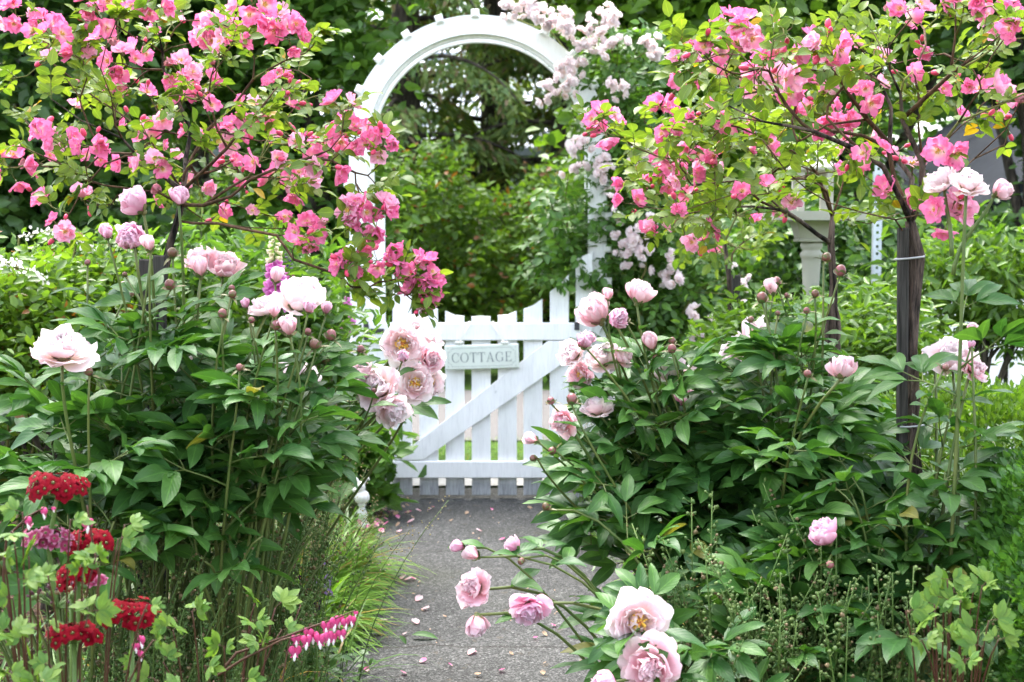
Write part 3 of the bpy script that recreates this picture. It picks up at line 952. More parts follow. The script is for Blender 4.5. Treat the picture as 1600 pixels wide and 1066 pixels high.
def petal_sheet(L, W, curl=0.5, cup=0.3, ruf=0.05, notch=0.05, seed=0, nu=6, nv=6, base=0.22):
    rr = np.random.default_rng(seed)
    p1, p2, k1, k2 = rr.uniform(0, 6.3), rr.uniform(0, 6.3), rr.uniform(2.5, 4.0), rr.uniform(5.5, 8.0)
    def fn(u, v):
        f = np.where(v < 0.62, base + (1 - base) * np.sin(math.pi / 2 * np.minimum(v / 0.62, 1)), np.sqrt(np.maximum(1 - ((v - 0.62) / 0.38) ** 2 * 0.68, 0)))
        c = curl if abs(curl) > 1e-3 else 1e-3
        lv = v * (1 - 0.16 * u * u * v) + notch * v ** 3 * (np.sin(k1 * u + p1) + 0.6 * np.sin(k2 * u + p2)) * 0.5
        y, z = L * np.sin(c * lv) / c, L * (1 - np.cos(c * lv)) / c
        x = u * W / 2 * f
        z = z + cup * u * u * W / 2 * f
        r_ = ruf * L * v * v * (np.sin(k1 * u * 1.3 + p2) + 0.7 * np.sin(k2 * u + p1))
        return x, y - r_ * math.sin(c), z + r_ * math.cos(c)
    return sheet(nu, nv, fn)

def one(name, VFU, mat):
    g = G()
    g.add(VFU[0], VFU[1], VFU[2] if len(VFU) > 2 else None)
    return g.mesh(name, mat)

# ---- peony petals: guard, middle, inner, crumpled, incurved; three cuts of each, in three colours
PET = {}
for colr in ('pale', 'blush', 'mauve'):
    for i in range(3):
        PET[colr, 'guard', i] = one('petal', petal_sheet(0.070, 0.072, 0.55, 0.30, 0.055, 0.10, i), M[colr])
        PET[colr, 'mid', i] = one('petal', petal_sheet(0.062, 0.058, 0.75, 0.35, 0.08, 0.14, 10 + i), M[colr])
        PET[colr, 'inner', i] = one('petal', petal_sheet(0.050, 0.042, 0.95, 0.42, 0.12, 0.18, 20 + i), M[colr])
        PET[colr, 'crumple', i] = one('petal', petal_sheet(0.036, 0.026, 1.2, 0.45, 0.13, 0.18, 30 + i), M[colr])
        PET[colr, 'bowl', i] = one('petal', petal_sheet(0.074, 0.062, 1.25, 0.42, 0.05, 0.11, 40 + i), M[colr])
def ring(n, kind, elev, jit, sc, rr, r0=0.006, ph=0.0, lift=0.0):
    out = []
    for k in range(n):
        az = 2 * math.pi * (k + rr.uniform(-0.3, 0.3)) / n + ph
        e = math.radians(elev + rr.normal(0, jit))
        Mx = rot('Z', az) @ trans(0, r0, lift) @ rot('X', e) @ rot('Y', rr.normal(0, 0.18)) @ np.diag([sc * rr.uniform(0.88, 1.12)] * 3 + [1])
        out.append((kind, int(rr.integers(3)), Mx))
    return out
def flower_plan(kind, seed):
    rr = np.random.default_rng(seed)
    if kind == 'full':
        return ring(8, 'guard', 4, 8, 1.0, rr) + ring(8, 'mid', 30, 9, 1.0, rr, 0.007, 0.4, 0.004) + ring(9, 'inner', 52, 9, 1.05, rr, 0.008, 0.2, 0.008) + ring(9, 'inner', 68, 9, 1.0, rr, 0.008, 0.9, 0.012) + ring(8, 'crumple', 72, 10, 1.25, rr, 0.006, 0.3, 0.018) + ring(5, 'crumple', 86, 9, 1.2, rr, 0.003, 0.1, 0.02)
    if kind == 'eye':
        return ring(7, 'guard', 8, 6, 1.02, rr) + ring(7, 'guard', 24, 8, 0.92, rr, 0.008, 0.45, 0.003) + ring(6, 'mid', 40, 9, 0.86, rr, 0.012, 0.2, 0.005) + ring(7, 'crumple', 55, 14, 0.95, rr, 0.017, 0.6, 0.005)
    if kind == 'side':
        return ring(7, 'guard', 22, 7, 1.0, rr) + ring(8, 'mid', 46, 8, 1.08, rr, 0.007, 0.4, 0.003) + ring(8, 'inner', 62, 9, 1.2, rr, 0.008, 0.2, 0.006) + ring(7, 'inner', 76, 8, 1.1, rr, 0.006, 0.8, 0.01) + ring(6, 'crumple', 84, 9, 1.4, rr, 0.004, 0.3, 0.014)
    return ring(6, 'bowl', 26, 8, 0.92, rr, 0.006) + ring(6, 'bowl', 40, 8, 0.92, rr, 0.006, 0.5, 0.002) + ring(7, 'mid', 62, 8, 1.05, rr, 0.006, 0.2, 0.004) + ring(6, 'inner', 72, 8, 1.2, rr, 0.004, 0.8, 0.008) + ring(5, 'crumple', 82, 8, 1.5, rr, 0.003, 0.8, 0.012)
PLANS = {k: [flower_plan(k, 100 + 7 * i + len(k)) for i in range(7)] for k in ('full', 'eye', 'side', 'cup')}

def sepal_cup(r):
    g = G()
    for k in range(5):
        V, F, U = leaf_sheet(r * 2.0, r * 1.1, 2, 4, 0.3, -1.3, 0.5)
        g.put((V, U, [(F, 0)]), rot('Z', k * 2 * math.pi / 5) @ trans(0, 0.001, -0.003) @ rot('X', 0.1))
    V, F = ball((0, 0, -0.002), r * 0.5, 6)
    g.add(V, F)
    return g
g = sepal_cup(0.018)
CALYX = g.mesh('calyx', M['sepal'])
g = sepal_cup(0.016)
rr = np.random.default_rng(3)
for k in range(70):
    az, e, L = rr.uniform(0, 6.28), rr.uniform(0.15, 1.35), rr.uniform(0.016, 0.026)
    d = np.array((math.cos(az) * math.cos(e), math.sin(az) * math.cos(e), math.sin(e)))
    V, F, U = tube(np.array([d * 0.004 + (0, 0, 0.006), d * L * 0.6 + (0, 0, 0.010), d * L + (0, 0, 0.012)]), (0.0006, 0.0007, 0.0016), 4)
    g.add(V, F, m=1)
for k in range(4):
    V, F = ball((0.005 * math.cos(k * 1.6), 0.005 * math.sin(k * 1.6), 0.019), 0.005, 6, (1, 1, 1))
    g.add(V, F, m=2)
M['pistil'] = plain('pistil', (0.50, 0.20, 0.06), 0.6)
EYE = g.mesh('stamens', [M['sepal'], M['stamen'], M['pistil']])

def bud_mesh(r, mat, long=1.05, open_=False):
    g = G()
    t = np.linspace(0, math.pi, 10)
    V, F = lathe([(max(r * math.sin(a) * (1 - 0.12 * (1 - math.cos(a)) / 2), r * 0.03), r * long * (1 - math.cos(a))) for a in t], 14)
    ang = np.arctan2(V[:, 1], V[:, 0])
    V[:, :2] *= (1 + 0.07 * np.abs(np.sin(ang * 2.5 + V[:, 2:3].ravel() * 60)))[:, None]
    g.add(V, F)
    for k in range(5):
        V, F, U = leaf_sheet(r * 1.9, r * 1.25, 2, 5, 0.35, -1.35, 0.5)
        g.put((V, U, [(F, 1)]), rot('Z', k * 1.257 + 0.2) @ trans(0, r * 0.10, -0.0005) @ rot('X', -0.05 if k % 2 else 0.35))
    for k in range(2):
        V, F, U = leaf_sheet(r * 3.2, r * 0.8, 2, 4, 0.3, 0.8, 0.4)
        g.put((V, U, [(F, 1)]), rot('Z', k * 2.4 + 0.9) @ rot('X', 0.25))
    return g.mesh('bud', [mat, M['sepal']])
BUDS = [bud_mesh(0.0135, M['bud']), bud_mesh(0.0115, M['bud'], 1.0), bud_mesh(0.016, M['bud'], 1.1)]
def opening_bud(seed, colr):
    rr = np.random.default_rng(seed)
    g = sepal_cup(0.011)
    g.F = [(f, 1) for f, m_ in g.F]
    for n_, e, s in ((4, 44, 1.0), (4, 54, 0.98), (4, 64, 0.95)):
        for kk, i, Mx in ring(n_, 'x', e, 5, s, rr, 0.003, e, 0.001):
            V, F, U = petal_sheet(0.044, 0.034, 1.45, 0.5, 0.03, 0.06, 600 + seed + i, 5, 6)
            g.put((V, U, [(F, 0)]), Mx)
    return g.mesh('opening_bud', [M[colr], M['sepal']])
BUDP = [opening_bud(1, 'blush'), opening_bud(2, 'mauve')]

# ---- peony leaf: three branches of two or three blades on a petiole
def peony_leaf(seed):
    rr = np.random.default_rng(seed)
    g = G()
    Lp = rr.uniform(0.07, 0.11)
    V, F, U = tube(np.array([(0, 0, 0), (0, Lp * 0.5, 0.004), (0, Lp, 0.002)]), (0.0026, 0.002, 0.0018), 5)
    g.add(V, F, m=1)
    for br, (az, Lr) in enumerate(((0, 0.05), (0.95, 0.035), (-0.95, 0.035))):
        az += rr.normal(0, 0.12)
        B = trans(0, Lp, 0.002) @ rot('Z', az) @ rot('X', rr.normal(0.05, 0.12))
        V, F, U = tube(np.array([(0, 0, 0), (0, Lr, 0.002)]), (0.0017, 0.0013), 4)
        g.put((V, np.zeros((len(V), 2)), [(np.array(F[:4]), 1)]), B)
        n = 3 if br == 0 else int(rr.integers(2, 4))
        angs = {3: (0, 0.62, -0.62), 2: (0.25, -0.45)}[n]
        for k, a in enumerate(angs):
            L = rr.uniform(0.095, 0.135) * (1 if k == 0 else 0.9)
            V, F, U = leaf_sheet(L, L * rr.uniform(0.30, 0.41), 4, 7, 0.28, rr.uniform(0.35, 1.0), 0.47, rr.normal(0, 0.25), 0.05, rr.uniform(0, 6))
            g.put((V, U, [(F, 0)]), B @ trans(0, Lr, 0.002) @ rot('Z', a + rr.normal(0, 0.08)) @ rot('Y', rr.normal(0, 0.25)) @ rot('X', rr.normal(0.12, 0.12)))
    return g.mesh('peony_leaf', [M['peony_leaf'], M['stem']])
PLEAF = [peony_leaf(i) for i in range(10)]
def peony_bract(seed):
    rr = np.random.default_rng(seed)
    L = rr.uniform(0.08, 0.11)
    g = G()
    V, F, U = leaf_sheet(L, L * 0.36, 4, 7, 0.3, rr.uniform(0.4, 1.0), 0.47, rr.normal(0, 0.3), 0.05, rr.uniform(0, 6))
    g.add(V, F, U)
    return g.mesh('bract', M['peony_leaf'])
PBRACT = [peony_bract(40 + i) for i in range(4)]

# ---- rose bloom and leaf
ROSEP = [one('petal', petal_sheet(0.033, 0.036, 0.35 + 0.3 * (i % 3), 0.22, 0.11, 0.15, 60 + i, 6, 5), M['rose']) for i in range(6)]
ROSEPP = [one('petal', petal_sheet(0.033, 0.036, 0.3 + 0.3 * (i % 3), 0.2, 0.12, 0.16, 160 + i, 6, 5), M['rose_pale']) for i in range(4)]
ROSEPW = [one('petal', petal_sheet(0.030, 0.028, 1.3 + 0.3 * (i % 3), 0.5, 0.2, 0.22, 170 + i, 5, 5), M['rose_wilt']) for i in range(3)]
def stamen_disc(mat):
    rr = np.random.default_rng(8)
    g = G()
    V, F = ball((0, 0, 0.002), 0.0032, 5)
    g.add(V, F)
    for k in range(16):
        az, e = rr.uniform(0, 6.28), rr.uniform(0.3, 1.3)
        d = np.array((math.cos(az) * math.cos(e), math.sin(az) * math.cos(e), math.sin(e)))
        V, F, U = tube(np.array([d * 0.002, d * 0.008 + (0, 0, 0.002)]), (0.0004, 0.0011), 3)
        g.add(V, F)
    V, F, U = tube(np.array([(0, 0, 0), (0, 0, -0.012)]), (0.0035, 0.0015), 6)
    g.add(V, F, m=1)
    return g.mesh('stamens', [mat, M['sepal']])
ROSEC = stamen_disc(M['rose_stamen'])
ROSEPLAN = []
for s in range(6):
    rr = np.random.default_rng(900 + s)
    e0 = (4, 12, 20, 8, 36, 16)[s]
    ROSEPLAN.append(ring(5, 'x', e0, 8, 1.0, rr, 0.003) + ring((3, 2, 3, 4, 3, 2)[s], 'x', e0 + 22, 10, 0.8, rr, 0.003, 0.6, 0.002))
def rose_bud():
    g = G()
    t = np.linspace(0, math.pi, 7)
    V, F = lathe([(max(0.0065 * math.sin(a), 0.0004), 0.011 * (1 - math.cos(a))) for a in t], 8)
    g.add(V, F)
    V, F, U = tube(np.array([(0, 0, 0.002), (0, 0, -0.010)]), (0.0042, 0.0012), 6)
    g.add(V, F, m=1)
    return g.mesh('bud', [M['rose_bud'], M['sepal']])
M['rose_bud'] = plain('rose_bud', (0.62, 0.05, 0.12), 0.5)
RBUD = rose_bud()

def pinnate(seed, nl, L, W, gap, mats, droop=0.5, fold=0.3, nv=4):
    rr = np.random.default_rng(seed)
    g = G()
    n = nl // 2
    Lr = gap * (n + 0.9)
    P = np.array([(0, y, -0.10 * y * y / max(Lr, 1e-3)) for y in np.linspace(0, Lr, 4)])
    V, F, U = tube(P, (0.0011, 0.001, 0.0009, 0.0007), 3, False)
    g.add(V, F, m=1)
    def blade(y, az, s):
        V, F, U = leaf_sheet(L * s, W * s, 2, nv, fold, rr.uniform(0.3, 0.9) * droop * 1.6, 0.46, rr.normal(0, 0.2))
        g.put((V, U, [(F, 0)]), trans(0, y, -0.10 * y * y / max(Lr, 1e-3)) @ rot('Z', az) @ rot('Y', rr.normal(0, 0.3)) @ rot('X', rr.normal(0.0, 0.15)))
    for k in range(n):
        y = gap * (k + 0.9)
        s = 0.75 + 0.25 * (k + 1) / n
        blade(y, 1.05 + rr.normal(0, 0.1), s)
        blade(y, -1.05 + rr.normal(0, 0.1), s)
    blade(Lr, rr.normal(0, 0.1), 1.1)
    g_mesh = g.mesh('leaf', mats)
    return g_mesh, g.frozen()
RLEAF = [pinnate(200 + i, (5, 7, 5, 3, 7, 5)[i], 0.034, 0.021, 0.017, [M['rose_leaf'], M['green_twig']]) for i in range(6)]
RLEAFD = [pinnate(220 + i, (5, 5, 3, 5)[i], 0.040, 0.024, 0.020, [M['rose_leaf_dark'], M['green_twig']]) for i in range(4)]
CLEAF = [pinnate(240 + i, (5, 7, 5, 7)[i], 0.052, 0.028, 0.026, [M['climber_leaf'], M['green_twig']]) for i in range(4)]

def bloom(parent, pos, axis, size, plan, pets, centre, spin=0.0, name='flower'):
    f = ob(name, centre, parent, fr_axis(pos, axis, size, spin))
    for (k, i, Mx) in plan:
        ob('petal', pets(k, i), f, Mx)
    return f

# ------------------------------------------------------------------ peonies
d_tall = lambda p: p[2] > 1.25
def peony_plant(label, base, flowers, nfill, spread, hgt, seed, lean=(0, 0), leafscale=1.0, zmin=0.5, group='peony bushes along the path'):
    """flowers: (px, py, diameter px, depth, kind, colour, axis); nfill more leafy stems reach out over the spread"""
    rr = np.random.default_rng(seed)
    t = thing('peony_plant', label, 'peony', base, group)
    base = np.asarray(base, float)
    def stem_path(tip, floppy=0.0):
        d = tip - base
        h = np.array((d[0], d[1], 0))
        b = base * 0 + h * 0.06 + rr.normal(0, 0.02, 3) * (1, 1, 0)
        k = 0.62 - 0.3 * floppy
        p1 = b + np.array((0, 0, max(d[2], 0.25) * k)) + h * (0.10 + 0.25 * floppy)
        p2 = d + rr.normal(0, 0.05, 3) * (1, 1, 0) - h * (0.22 + 0.25 * floppy) - np.array((0, 0, max(d[2], 0.1) * (0.28 - 0.34 * floppy)))
        return bez(b, p1, p2, d, 12)
    def leafy(P, n, v0, v1, s):
        T = unit(np.gradient(P, axis=0))
        az = rr.uniform(0, 6.28)
        for k in range(n):
            v = v0 + (v1 - v0) * (k + rr.uniform(0.2, 0.8)) / n
            i = min(int(v * (len(P) - 1)), len(P) - 2)
            f = v * (len(P) - 1) - i
            p = P[i] * (1 - f) + P[i + 1] * f
            w_ = p + base
            ppx = 800 + w_[0] / w_[1] * FPX
            ppy = 370 + (CAM_H - w_[2]) / w_[1] * FPX
            if 1372 < ppx < 1466 and w_[1] < 3.3 and ppy < 760:
                continue
            if seed < 30 and ppy > 660 and 480 - (ppy - 660) * 0.6 < ppx < 720 or seed == 31 and ppx < 915 and ppy > 650 or seed == 34 and ppx < (985 if ppy > 880 else 955) or seed == 33 and ppx > 1480 and ppy > 640:
                continue
            if p[2] < zmin * rr.uniform(0.85, 1.15):
                continue
            az += 2.4 + rr.normal(0, 0.3)
            out = np.array((math.cos(az), math.sin(az), 0))
            out = out - T[i] * (out @ T[i]) * 0.5
            y = unit(out) + T[i] * rr.uniform(0.25, 0.8)
            z = np.array((0, 0, 1)) + 0.35 * T[i] + rr.normal(0, 0.22, 3) + np.array((0, -0.25, 0))
            ob('leaf', PLEAF[rr.integers(10)], t, fr(p, y, z, s * leafscale * (1.28 - 0.46 * v) * rr.uniform(0.85, 1.12)))
    for (px, py, dia, Y, kind, colr, axis, *br) in flowers:
        tip = at(px, py, Y)
        small = kind in ('bud', 'pbud')
        s = dia * Y / FPX
        ax = unit(np.asarray(axis, float) + rr.normal(0, 0.17, 3))
        root = tip - (0 if small else ax * s * 0.22)
        low_ = 1.0 if root[2] < 0.72 else 0.25
        floor_ = root[2]
        P = stem_path(root, low_)
        P += np.outer(np.sin(np.linspace(0, math.pi, len(P))), rr.normal(0, 0.03, 3) * (1, 1, 0.2))
        if br:
            s0 = at(*br[0]) - base
            d_ = root - base - s0
            P = bez(s0, s0 + d_ * (0.1, 0.1, 0.5), root - base - d_ * (0.25, 0.25, 0.35), root - base, 12)
        r1 = 0.0022 if small else 0.0032
        V, F, U = tube(P, np.linspace(0.0047, r1, len(P)), 6)
        g = G()
        g.add(V, F, U)
        ob('stem', g.mesh('stem', M['stem']), t)
        if small:
            me = BUDS[rr.integers(3)] if kind == 'bud' else BUDP[rr.integers(2)]
            ob('bud', me, t, fr_axis(root - base, ax, s / (0.037 if kind == 'bud' else 0.040), rr.uniform(0, 6)))
        else:
            plan = PLANS[kind][rr.integers(7)]
            size = s / {'full': 0.146, 'eye': 0.148, 'side': 0.128, 'cup': 0.110}[kind]
            bloom(t, root - base, ax, size, plan, lambda k, i: PET[colr, k, i], EYE if kind == 'eye' else CALYX, rr.uniform(0, 6))
        for k in range(0 if d_tall(root) else 2):
            i = int(rr.integers(9, 11))
            a = rr.uniform(0, 6.28)
            ob('bract', PBRACT[rr.integers(4)], t, fr(P[i], (math.cos(a), math.sin(a), 0.5), (0, -0.2, 1), rr.uniform(0.55, 0.95)))
        if br:
            continue
        leafy(P, 6 if d_tall(root) else (5 if not small else 4), 0.36, 0.72 if d_tall(root) else (0.88 if floor_ < 0.6 else 0.76), 0.95)
    for k in range(nfill):
        a = rr.uniform(0, 6.28)
        q = math.sqrt(rr.uniform(0.02, 1))
        e = np.array((math.cos(a) * q * spread[0] + lean[0], math.sin(a) * q * spread[1] + lean[1], hgt * (1 - 0.42 * q * q) * rr.uniform(0.84, 1.04)))
        P = stem_path(base + e, 0.25 + 0.5 * q)
        V, F, U = tube(P, np.linspace(0.0042, 0.0024, len(P)), 5)
        g = G()
        g.add(V, F, U)
        ob('stem', g.mesh('stem', M['stem']), t)
        leafy(P, 8, 0.28, 1.0, 1.05)
    return t

UP, CAMW = (0, -0.35, 1), (0.0, -1, 0.35)
def gb(px, Y, dx=0.0):
    return (at(px, 370, Y)[0] + dx, Y, 0.0)

peony_plant('peony bush with the large pale open bloom facing upward, above the red primulas', gb(120, 3.05), [
    (97, 540, 112, 2.85, 'full', 'pale', (0.05, -0.55, 1)),
    (140, 587, 22, 2.85, 'bud', '', UP), (320, 568, 55, 3.25, 'side', 'pale', (0.3, -0.4, 1)), (137, 415, 16, 3.3, 'bud', '', UP),
    (236, 394, 17, 3.1, 'bud', '', UP)], 26, (0.52, 0.34), 0.86, 21, (-0.06, 0.05), zmin=0.54)
peony_plant('tall peony with mauve pink globe blooms in front of the left rose trunk', gb(245, 3.35), [
    (214, 320, 66, 3.15, 'cup', 'mauve', (-0.35, -0.25, 1)), (280, 310, 44, 3.2, 'cup', 'mauve', (0.3, -0.4, 0.9)),
    (205, 375, 62, 3.1, 'cup', 'mauve', (-0.1, -0.75, 0.6)), (168, 372, 24, 3.1, 'pbud', '', UP), (235, 392, 24, 3.05, 'pbud', '', UP),
    (352, 418, 70, 3.6, 'side', 'blush', (0.5, -0.3, 0.8)), (312, 405, 55, 3.6, 'side', 'blush', (-0.3, -0.2, 1)), (270, 402, 18, 3.3, 'bud', '', UP),
    (314, 432, 30, 3.2, 'pbud', '', UP), (198, 462, 30, 3.5, 'pbud', '', (0.5, -0.3, 0.7)), (268, 452, 19, 3.15, 'bud', '', UP), (196, 432, 13, 3.3, 'bud', '', UP)],
    10, (0.34, 0.26), 0.90, 22, (0.04, -0.02), zmin=0.54)
peony_plant('peony bush with a white and pink bloom above many round buds, left of the gate', gb(345, 3.15), [
    (467, 466, 96, 3.05, 'side', 'pale', (0.05, -0.35, 1)), (412, 482, 52, 3.2, 'side', 'pale', (-0.2, -0.3, 1)),
    (470, 595, 72, 3.45, 'side', 'pale', (0.5, -0.5, 0.8)), (440, 578, 40, 3.5, 'side', 'pale', (0, -0.5, 0.8)),
    (362, 465, 21, 3.0, 'bud', '', UP), (348, 497, 20, 3.0, 'bud', '', UP), (394, 505, 17, 3.1, 'bud', '', UP), (430, 515, 22, 2.95, 'bud', '', UP),
    (452, 523, 32, 2.95, 'pbud', '', UP), (481, 523, 19, 3.0, 'bud', '', UP), (515, 532, 24, 3.05, 'bud', '', (0.3, -0.4, 0.9)), (494, 545, 19, 3.0, 'bud', '', UP),
    (375, 578, 19, 2.9, 'bud', '', (-0.2, -0.5, 0.8)), (430, 442, 23, 3.15, 'pbud', '', UP), (386, 480, 16, 3.2, 'pbud', '', UP), (428, 495, 20, 2.95, 'pbud', '', UP),
    (482, 486, 24, 2.95, 'pbud', '', (0, -0.8, 0.5)), (510, 490, 20, 3.1, 'pbud', '', UP), (510, 567, 15, 3.1, 'bud', '', UP), (362, 455, 14, 3.2, 'bud', '', UP)],
    22, (0.32, 0.28), 0.86, 23, (0.0, 0.0), zmin=0.54)
peony_plant('peony with a drooping cluster of pale blooms overlapping the left end of the gate', gb(375, 3.95), [
    (628, 537, 78, 3.6, 'eye', 'pale', (-0.15, -1, 0.35)), (672, 560, 50, 3.62, 'side', 'blush', (0.6, -0.6, 0.1)), (664, 530, 60, 3.7, 'side', 'pale', (0.5, -0.5, 0.9)),
    (565, 583, 46, 3.5, 'cup', 'blush', (-0.3, -0.4, 0.9)), (590, 606, 80, 3.5, 'side', 'pale', (-0.4, -0.8, 0.6)), (648, 598, 74, 3.58, 'eye', 'pale', (0.1, -1, 0.1)),
    (613, 640, 68, 3.48, 'side', 'pale', (0.4, -0.7, -0.5)), (675, 596, 54, 3.65, 'eye', 'pale', (0.8, -0.7, 0.1)), (630, 560, 22, 3.5, 'pbud', '', (0, -0.8, 0.4)),
    (562, 550, 20, 3.45, 'bud', '', (0.2, -0.3, 0.9)), (586, 610, 14, 3.35, 'bud', '', (0, -1, 0.1)), (648, 512, 50, 3.72, 'side', 'pale', (-0.2, -0.4, 0.9))],
    11, (0.16, 0.26), 0.88, 24, (0.06, 0.02), zmin=0.55)

peony_plant('large peony bush with a row of pale pink blooms right of the gate', gb(1150, 3.55), [
    (932, 492, 70, 3.3, 'cup', 'blush', (-0.5, -0.4, 0.8)), (962, 496, 42, 3.25, 'cup', 'mauve', (0.5, -0.7, 0.3)), (998, 462, 56, 3.3, 'cup', 'blush', (0.0, -0.5, 0.9)),
    (894, 552, 54, 3.3, 'side', 'pale', (-0.7, -0.6, 0.5)), (913, 541, 32, 3.2, 'pbud', '', (0.2, -0.7, 0.5)), (905, 585, 50, 3.3, 'eye', 'blush', (-0.2, -0.9, 0.3)),
    (942, 560, 62, 3.35, 'side', 'pale', (-0.2, -0.6, 0.8)), (972, 558, 42, 3.3, 'side', 'blush', (0.7, -0.5, 0.5)), (1045, 582, 84, 3.5, 'side', 'pale', (0.2, -0.5, 0.9)),
    (934, 637, 60, 3.25, 'side', 'pale', (-0.1, -0.4, 1)), (879, 660, 58, 3.15, 'full', 'blush', (-0.4, -0.7, -0.3)),
    (862, 632, 20, 3.15, 'bud', '', (-0.3, -0.2, 1)), (893, 632, 24, 3.1, 'bud', '', (0.3, -0.3, 1)), (840, 690, 22, 3.1, 'pbud', '', (-1, -0.3, 0.2)), (838, 714, 12, 3.1, 'bud', '', (-0.6, 0, -0.5)),
    (868, 705, 20, 3.1, 'bud', '', (-0.8, -0.4, 0)), (950, 468, 18, 3.3, 'pbud', '', UP), (1020, 546, 28, 3.3, 'pbud', '', (-0.3, -0.5, 0.8)), (1049, 538, 16, 3.3, 'bud', '', UP), (1050, 551, 16, 3.25, 'bud', '', UP),
    (1025, 565, 15, 3.3, 'bud', '', UP), (978, 503, 12, 3.3, 'bud', '', UP)],
    15, (0.22, 0.30), 0.88, 31, (0.12, 0.0), zmin=0.46)
peony_plant('peony bush with a wide tilted bloom and slender budded stems beside the rose trunk', gb(1230, 3.3), [
    (1185, 535, 96, 3.6, 'side', 'pale', (0.6, -0.5, 0.7)), (1150, 552, 60, 3.6, 'side', 'pale', (-0.7, -0.4, 0.6)), (1315, 580, 54, 3.0, 'cup', 'blush', (0.05, -0.1, 1)), (1289, 838, 64, 2.75, 'cup', 'mauve', (-0.2, -0.5, 0.9)),
    (1208, 460, 24, 3.4, 'pbud', '', UP), (1191, 474, 24, 3.3, 'bud', '', UP), (1215, 446, 15, 3.4, 'bud', '', UP), (1197, 446, 11, 3.4, 'bud', '', UP), (1229, 465, 11, 3.4, 'bud', '', UP),
    (1215, 493, 13, 3.3, 'bud', '', UP), (1171, 504, 14, 3.3, 'bud', '', UP), (1287, 409, 17, 3.3, 'bud', '', UP), (1312, 432, 20, 3.25, 'bud', '', (0.2, -0.3, 1)), (1273, 464, 14, 3.2, 'bud', '', UP), (1261, 490, 14, 3.2, 'bud', '', UP),
    (1263, 588, 17, 2.9, 'bud', '', (-0.4, -0.4, 0.8)), (1294, 878, 20, 2.7, 'bud', '', (0, -0.8, -0.5)), (1072, 625, 40, 3.4, 'cup', 'mauve', (0.2, -0.7, 0.4))],
    20, (0.38, 0.34), 0.88, 32, (0.06, 0.0), zmin=0.44)
peony_plant('tall peony with thick pale stems and full blooms at the right of the rose trunk', gb(1470, 2.95), [
    (1514, 284, 74, 2.85, 'full', 'pale', (0.05, -0.45, 1)), (1470, 285, 60, 2.95, 'side', 'pale', (-0.6, -0.2, 0.8), (1487, 400, 2.9)), (1562, 300, 46, 2.85, 'cup', 'blush', (0.7, -0.4, 0.4), (1489, 430, 2.88)),
    (1488, 560, 84, 3.1, 'side', 'pale', (-0.1, -0.7, 0.8)), (1524, 574, 54, 3.0, 'full', 'blush', (0.5, -0.7, 0.3)), (1455, 565, 46, 3.2, 'side', 'blush', (-0.6, -0.5, 0.5)),
    (1518, 527, 22, 3.0, 'pbud', '', UP), (1516, 546, 14, 3.0, 'pbud', '', UP), (1475, 577, 13, 2.9, 'bud', '', (0, -0.9, 0.2))],
    9, (0.30, 0.24), 0.84, 33, (0.0, 0.0), zmin=0.38)
peony_plant('flopping peony with heavy blooms hanging low over the path', gb(1190, 3.0), [
    (738, 915, 74, 2.85, 'full', 'blush', (-0.75, -0.6, 0.35)), (745, 972, 52, 2.8, 'cup', 'blush', (-0.1, -0.6, -0.9)), (828, 955, 74, 2.8, 'full', 'mauve', (-0.2, -0.7, -0.5)),
    (804, 853, 36, 2.9, 'cup', 'mauve', (-0.6, -0.3, 0.7)), (747, 871, 26, 2.85, 'pbud', '', (-0.6, -0.3, 0.6)), (725, 856, 22, 2.85, 'pbud', '', (-1, -0.2, 0.2)),
    (855, 797, 14, 3.0, 'bud', '', (-0.3, -0.2, 1)), (818, 872, 13, 2.85, 'bud', '', (-0.4, -0.2, -0.6)),
    (1000, 975, 112, 2.55, 'eye', 'pale', (-0.05, -1, 0.25)), (1014, 1045, 112, 2.5, 'full', 'blush', (0.15, -1, -0.1)), (950, 1068, 60, 2.48, 'cup', 'mauve', (-0.7, -0.6, 0.2))],
    14, (0.23, 0.2), 0.62, 34, (0.0, -0.05), 0.95, zmin=0.3)
